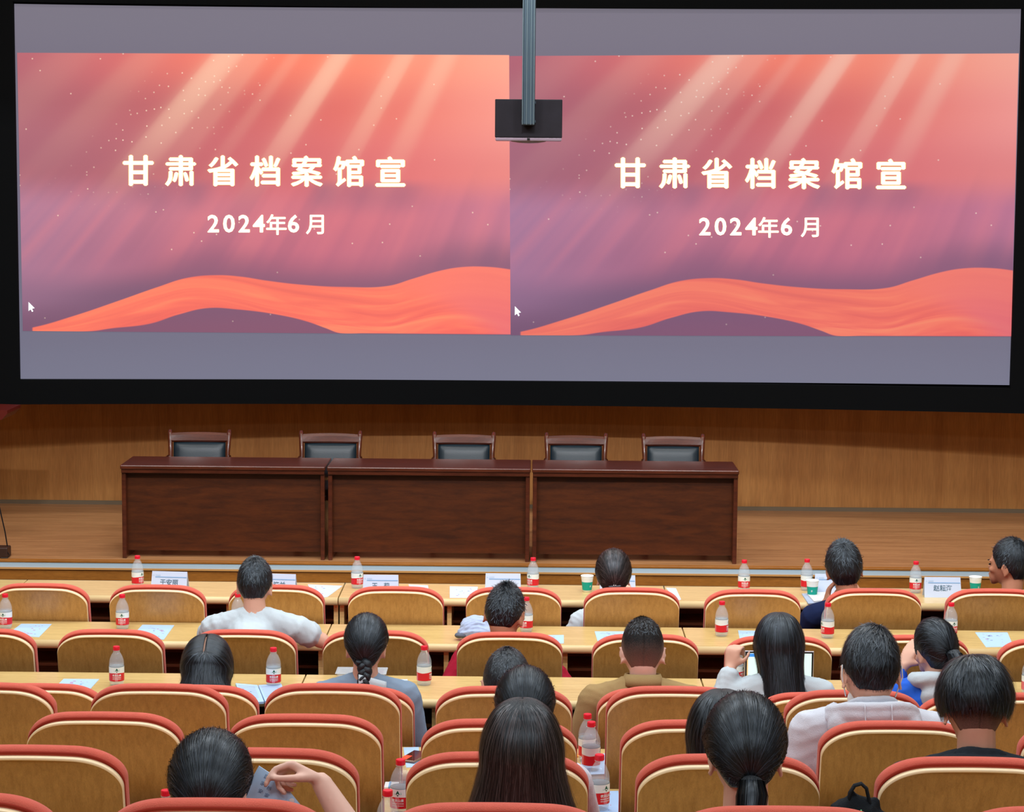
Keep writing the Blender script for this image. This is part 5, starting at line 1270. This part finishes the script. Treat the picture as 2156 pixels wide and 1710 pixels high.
# sixth row
person('person with long black hair half hidden behind the ponytail person, sixth row', 6, 1522, 1450, .37, 1.06, pitch=14, top_mat=C_DARK, sh=.19, shw=.165, hair=long_hair(.24, .020, 4500, part=(-.2, .5), back=.03, flare=.03))
person('person with thick black bowl haircut and charcoal hooded sweater, sixth row right', 6, 2056, 1382, .36, 1.06, yaw=-2, pitch=22, roll=1, top_mat=C_DARK, skin=M_SKIN, sh=.150, shw=.21, hair=bowl_hair(6500), hood=(.110, .022, .024), wr=.006, voxel=.006, hair_h=.030, es=1.1)
# backmost row
r_, M_, S_, A_ = person('person with low ponytail and blue striped shirt, backmost row', 7, 1571, 1480, .36, 1.0, yaw=-2, pitch=28, top_mat=C_STRIPE, skin=M_SKIN, sh=.160, shw=.165, hair=tied_hair((.06, -.88, -.55), 6500, .0016, .018, tailpts=[(0, 0.0, 0), (.002, -.022, -.012), (.002, -.034, -.05), (-.004, -.032, -.11)], tailr=[.014, .026, .034, .030], tn=700, ear=-.18, bulge=.016, wild=.06), collar=(C_STRIPE, .078, .012), voxel=.006, es=.95)
person('person with very long straight dark hair over the chair back, backmost row centre', 7, 1100, 1465, .33, 1.04, pitch=6, top_mat=C_STRIPE, sh=.19, shw=.17, hair=long_hair(.30, .016, 9000, w=.0017, part=(-.15, .55), back=.0, flare=.34, m=H_BLACK, ms=H_STRB), voxel=.007)
r_, M_, S_, A_ = person('person with bun hair holding a blue booklet in right hand, at back left', 7, 442, 1562, .40, .99, pitch=30, top_mat=C_DARK, skin=M_SKIN3, sh=.19, shw=.17, sleeve='short', voxel=.0055, hair=tied_hair((.05, -.80, -.52), 7000, .0016, .020, band=False, bun=.034, wild=.16, bulge=.018),
       arms={1: ((.385, .06, .02), (.262, .13, .195))}, hand_kw={1: dict(fdir=(-.85, .15, .42), nrm=(-.35, -.42, -.82), side=1, fingers=[(48, 34, 18), (64, 66, 36), (72, 76, 42), (76, 80, 45)], sc=1.0, thumb=[((.60, .80, .62), .044), ((.05, 1, .62), .034), ((-.10, 1, .45), .027)])})
WR = A_[1][1] + r_.location
ZB = at_y(608, 1640, WR.y + .02)
# booklet held between thumb and fingers
bk = thing('booklet', 'pale blue booklet held up by the person with hair bun', 'booklet', (ZB.x, WR.y + .015, ZB.z))
def bp_(px, py, off=0.0): 
    q = at_y(px, py, WR.y + .015 + off + (py - 1620) * -0.0004); return q - bk.location
cs = [bp_(545, 1613), bp_(592, 1644), bp_(640, 1705), bp_(560, 1735), bp_(512, 1672)]
bm = bmesh.new(); f = bm.faces.new([bm.verts.new(c) for c in cs]); r = bmesh.ops.extrude_face_region(bm, geom=[f]); bmesh.ops.translate(bm, verts=[v for v in r['geom'] if isinstance(v, bmesh.types.BMVert)], vec=(0, .003, 0)); bmesh.ops.recalc_face_normals(bm, faces=bm.faces[:])
from_bm('cover', bm, mat('booklet_blue', (176, 210, 244), rough=.6), bk)
for ch, (x_, y_) in zip('国家安档案', ((561, 1637), (553, 1651), (548, 1667), (566, 1661), (561, 1676))):
    me = text_mesh(ch, .0125, 0.0).copy(); o = meshobj('lettering', me, mat('booklet_ink', (92, 112, 150), rough=.7), bk); q = bp_(x_, y_, -.0015)
    o.matrix_local = Matrix.Translation(q) @ Matrix.Rotation(R(90), 4, 'X') @ Matrix.Rotation(R(-28), 4, 'Z')
for (x_, y_) in ((598, 1670), (614, 1687)):
    bm = bmesh.new(); ellip(bm, bp_(x_, y_, -.001), (.0075, .001, .0075), sub=2); from_bm('sticker', bm, M_WHITE, bk, smooth=True)

# ------------------------------------------------------------------ cap on the second-row desk
c_ = at_z(1003, 1338, TZ[2]); cap = thing('cloth_cap', 'crumpled grey-blue cloth cap on the desk left of the short-haired man', 'cap', (c_.x, TNEAR[2] + .14, TZ[2] + .007))
bm = bmesh.new(); ellip(bm, (0, 0, .055), (.085, .075, .060)); ellip(bm, (.03, .0, .05), (.07, .07, .045)); ellip(bm, (-.035, -.03, .03), (.06, .05, .034)); ellip(bm, (.02, -.05, .035), (.075, .05, .042)); remesh('crown', bm, .006, 2, mat('cap_cloth', (168, 184, 214), rough=.9, var=.08, vscale=25), cap, wrinkle=.010, seed=5, wscale=16)
bm = bmesh.new(); ellip(bm, (-.070, -.045, .022), (.040, .035, .014)); ellip(bm, (-.085, -.035, .015), (.025, .03, .012)); remesh('brim', bm, .005, 1, mat('cap_brim', (92, 98, 112), rough=.9), cap)
# ------------------------------------------------------------------ rucksack between the rear chairs
p = at_z(1800, 1700, 1.10); q = at_y(1800, 1680, ROWY[6] + .12)
bag = thing('rucksack', 'black rucksack with a looped strap behind chairs at lower right', 'bag', (q.x, ROWY[6] - .14, TZ[7]))
bz = q.z - TZ[7]
def bq(px, py): v = at_y(px, py, ROWY[6] - .14); return v - bag.location
M_BAG = mat('bag_cloth', (22, 27, 33), rough=.85, spec=.2, bump=.3, bscale=220)
bm = bmesh.new(); pts_ = [(1770, 1712), (1786, 1700), (1800, 1686), (1832, 1712), (1838, 1690), (1810, 1720)]
base_z = min(bq(1800, 1760).z, 0)
capsule(bm, bq(1772, 1716), bq(1796, 1692), .045, .030, 12, 2); capsule(bm, bq(1796, 1692), bq(1812, 1712), .032, .05, 12, 2); capsule(bm, bq(1834, 1722), bq(1842, 1690), .022, .014, 12, 2)
capsule(bm, bq(1790, 1760), bq(1830, 1760), .085, .085, 12, 2); capsule(bm, bq(1775, 1725), bq(1790, 1765), .05, .08, 12, 2); capsule(bm, bq(1830, 1725), bq(1820, 1765), .04, .07, 12, 2)
remesh('bag_body', bm, .006, 2, M_BAG, bag, wrinkle=.006, seed=9, wscale=14)
bm = bmesh.new(); tube(bm, [bq(*c) + Vector((0, -.01, 0)) for c in ((1786, 1690), (1788, 1668), (1798, 1652), (1812, 1648), (1823, 1658), (1828, 1680), (1834, 1706), (1838, 1730))], [(.011, .005)] * 8, 10); o = from_bm('strap', bm, M_BAG, bag, smooth=True)
bm = bmesh.new(); tube(bm, [bq(*c) for c in ((1776, 1702), (1786, 1682), (1797, 1668), (1802, 1676), (1796, 1694))], [(.013, .007)] * 5, 10); from_bm('strap', bm, M_BAG, bag, smooth=True)
boxobj('zip_pull', (bq(1807, 1694).x - .002, bq(1807, 1694).x + .002, -.055, -.05, bq(1807, 1694).z - .012, bq(1807, 1694).z), mat('pull_green', (120, 190, 130)), bag)
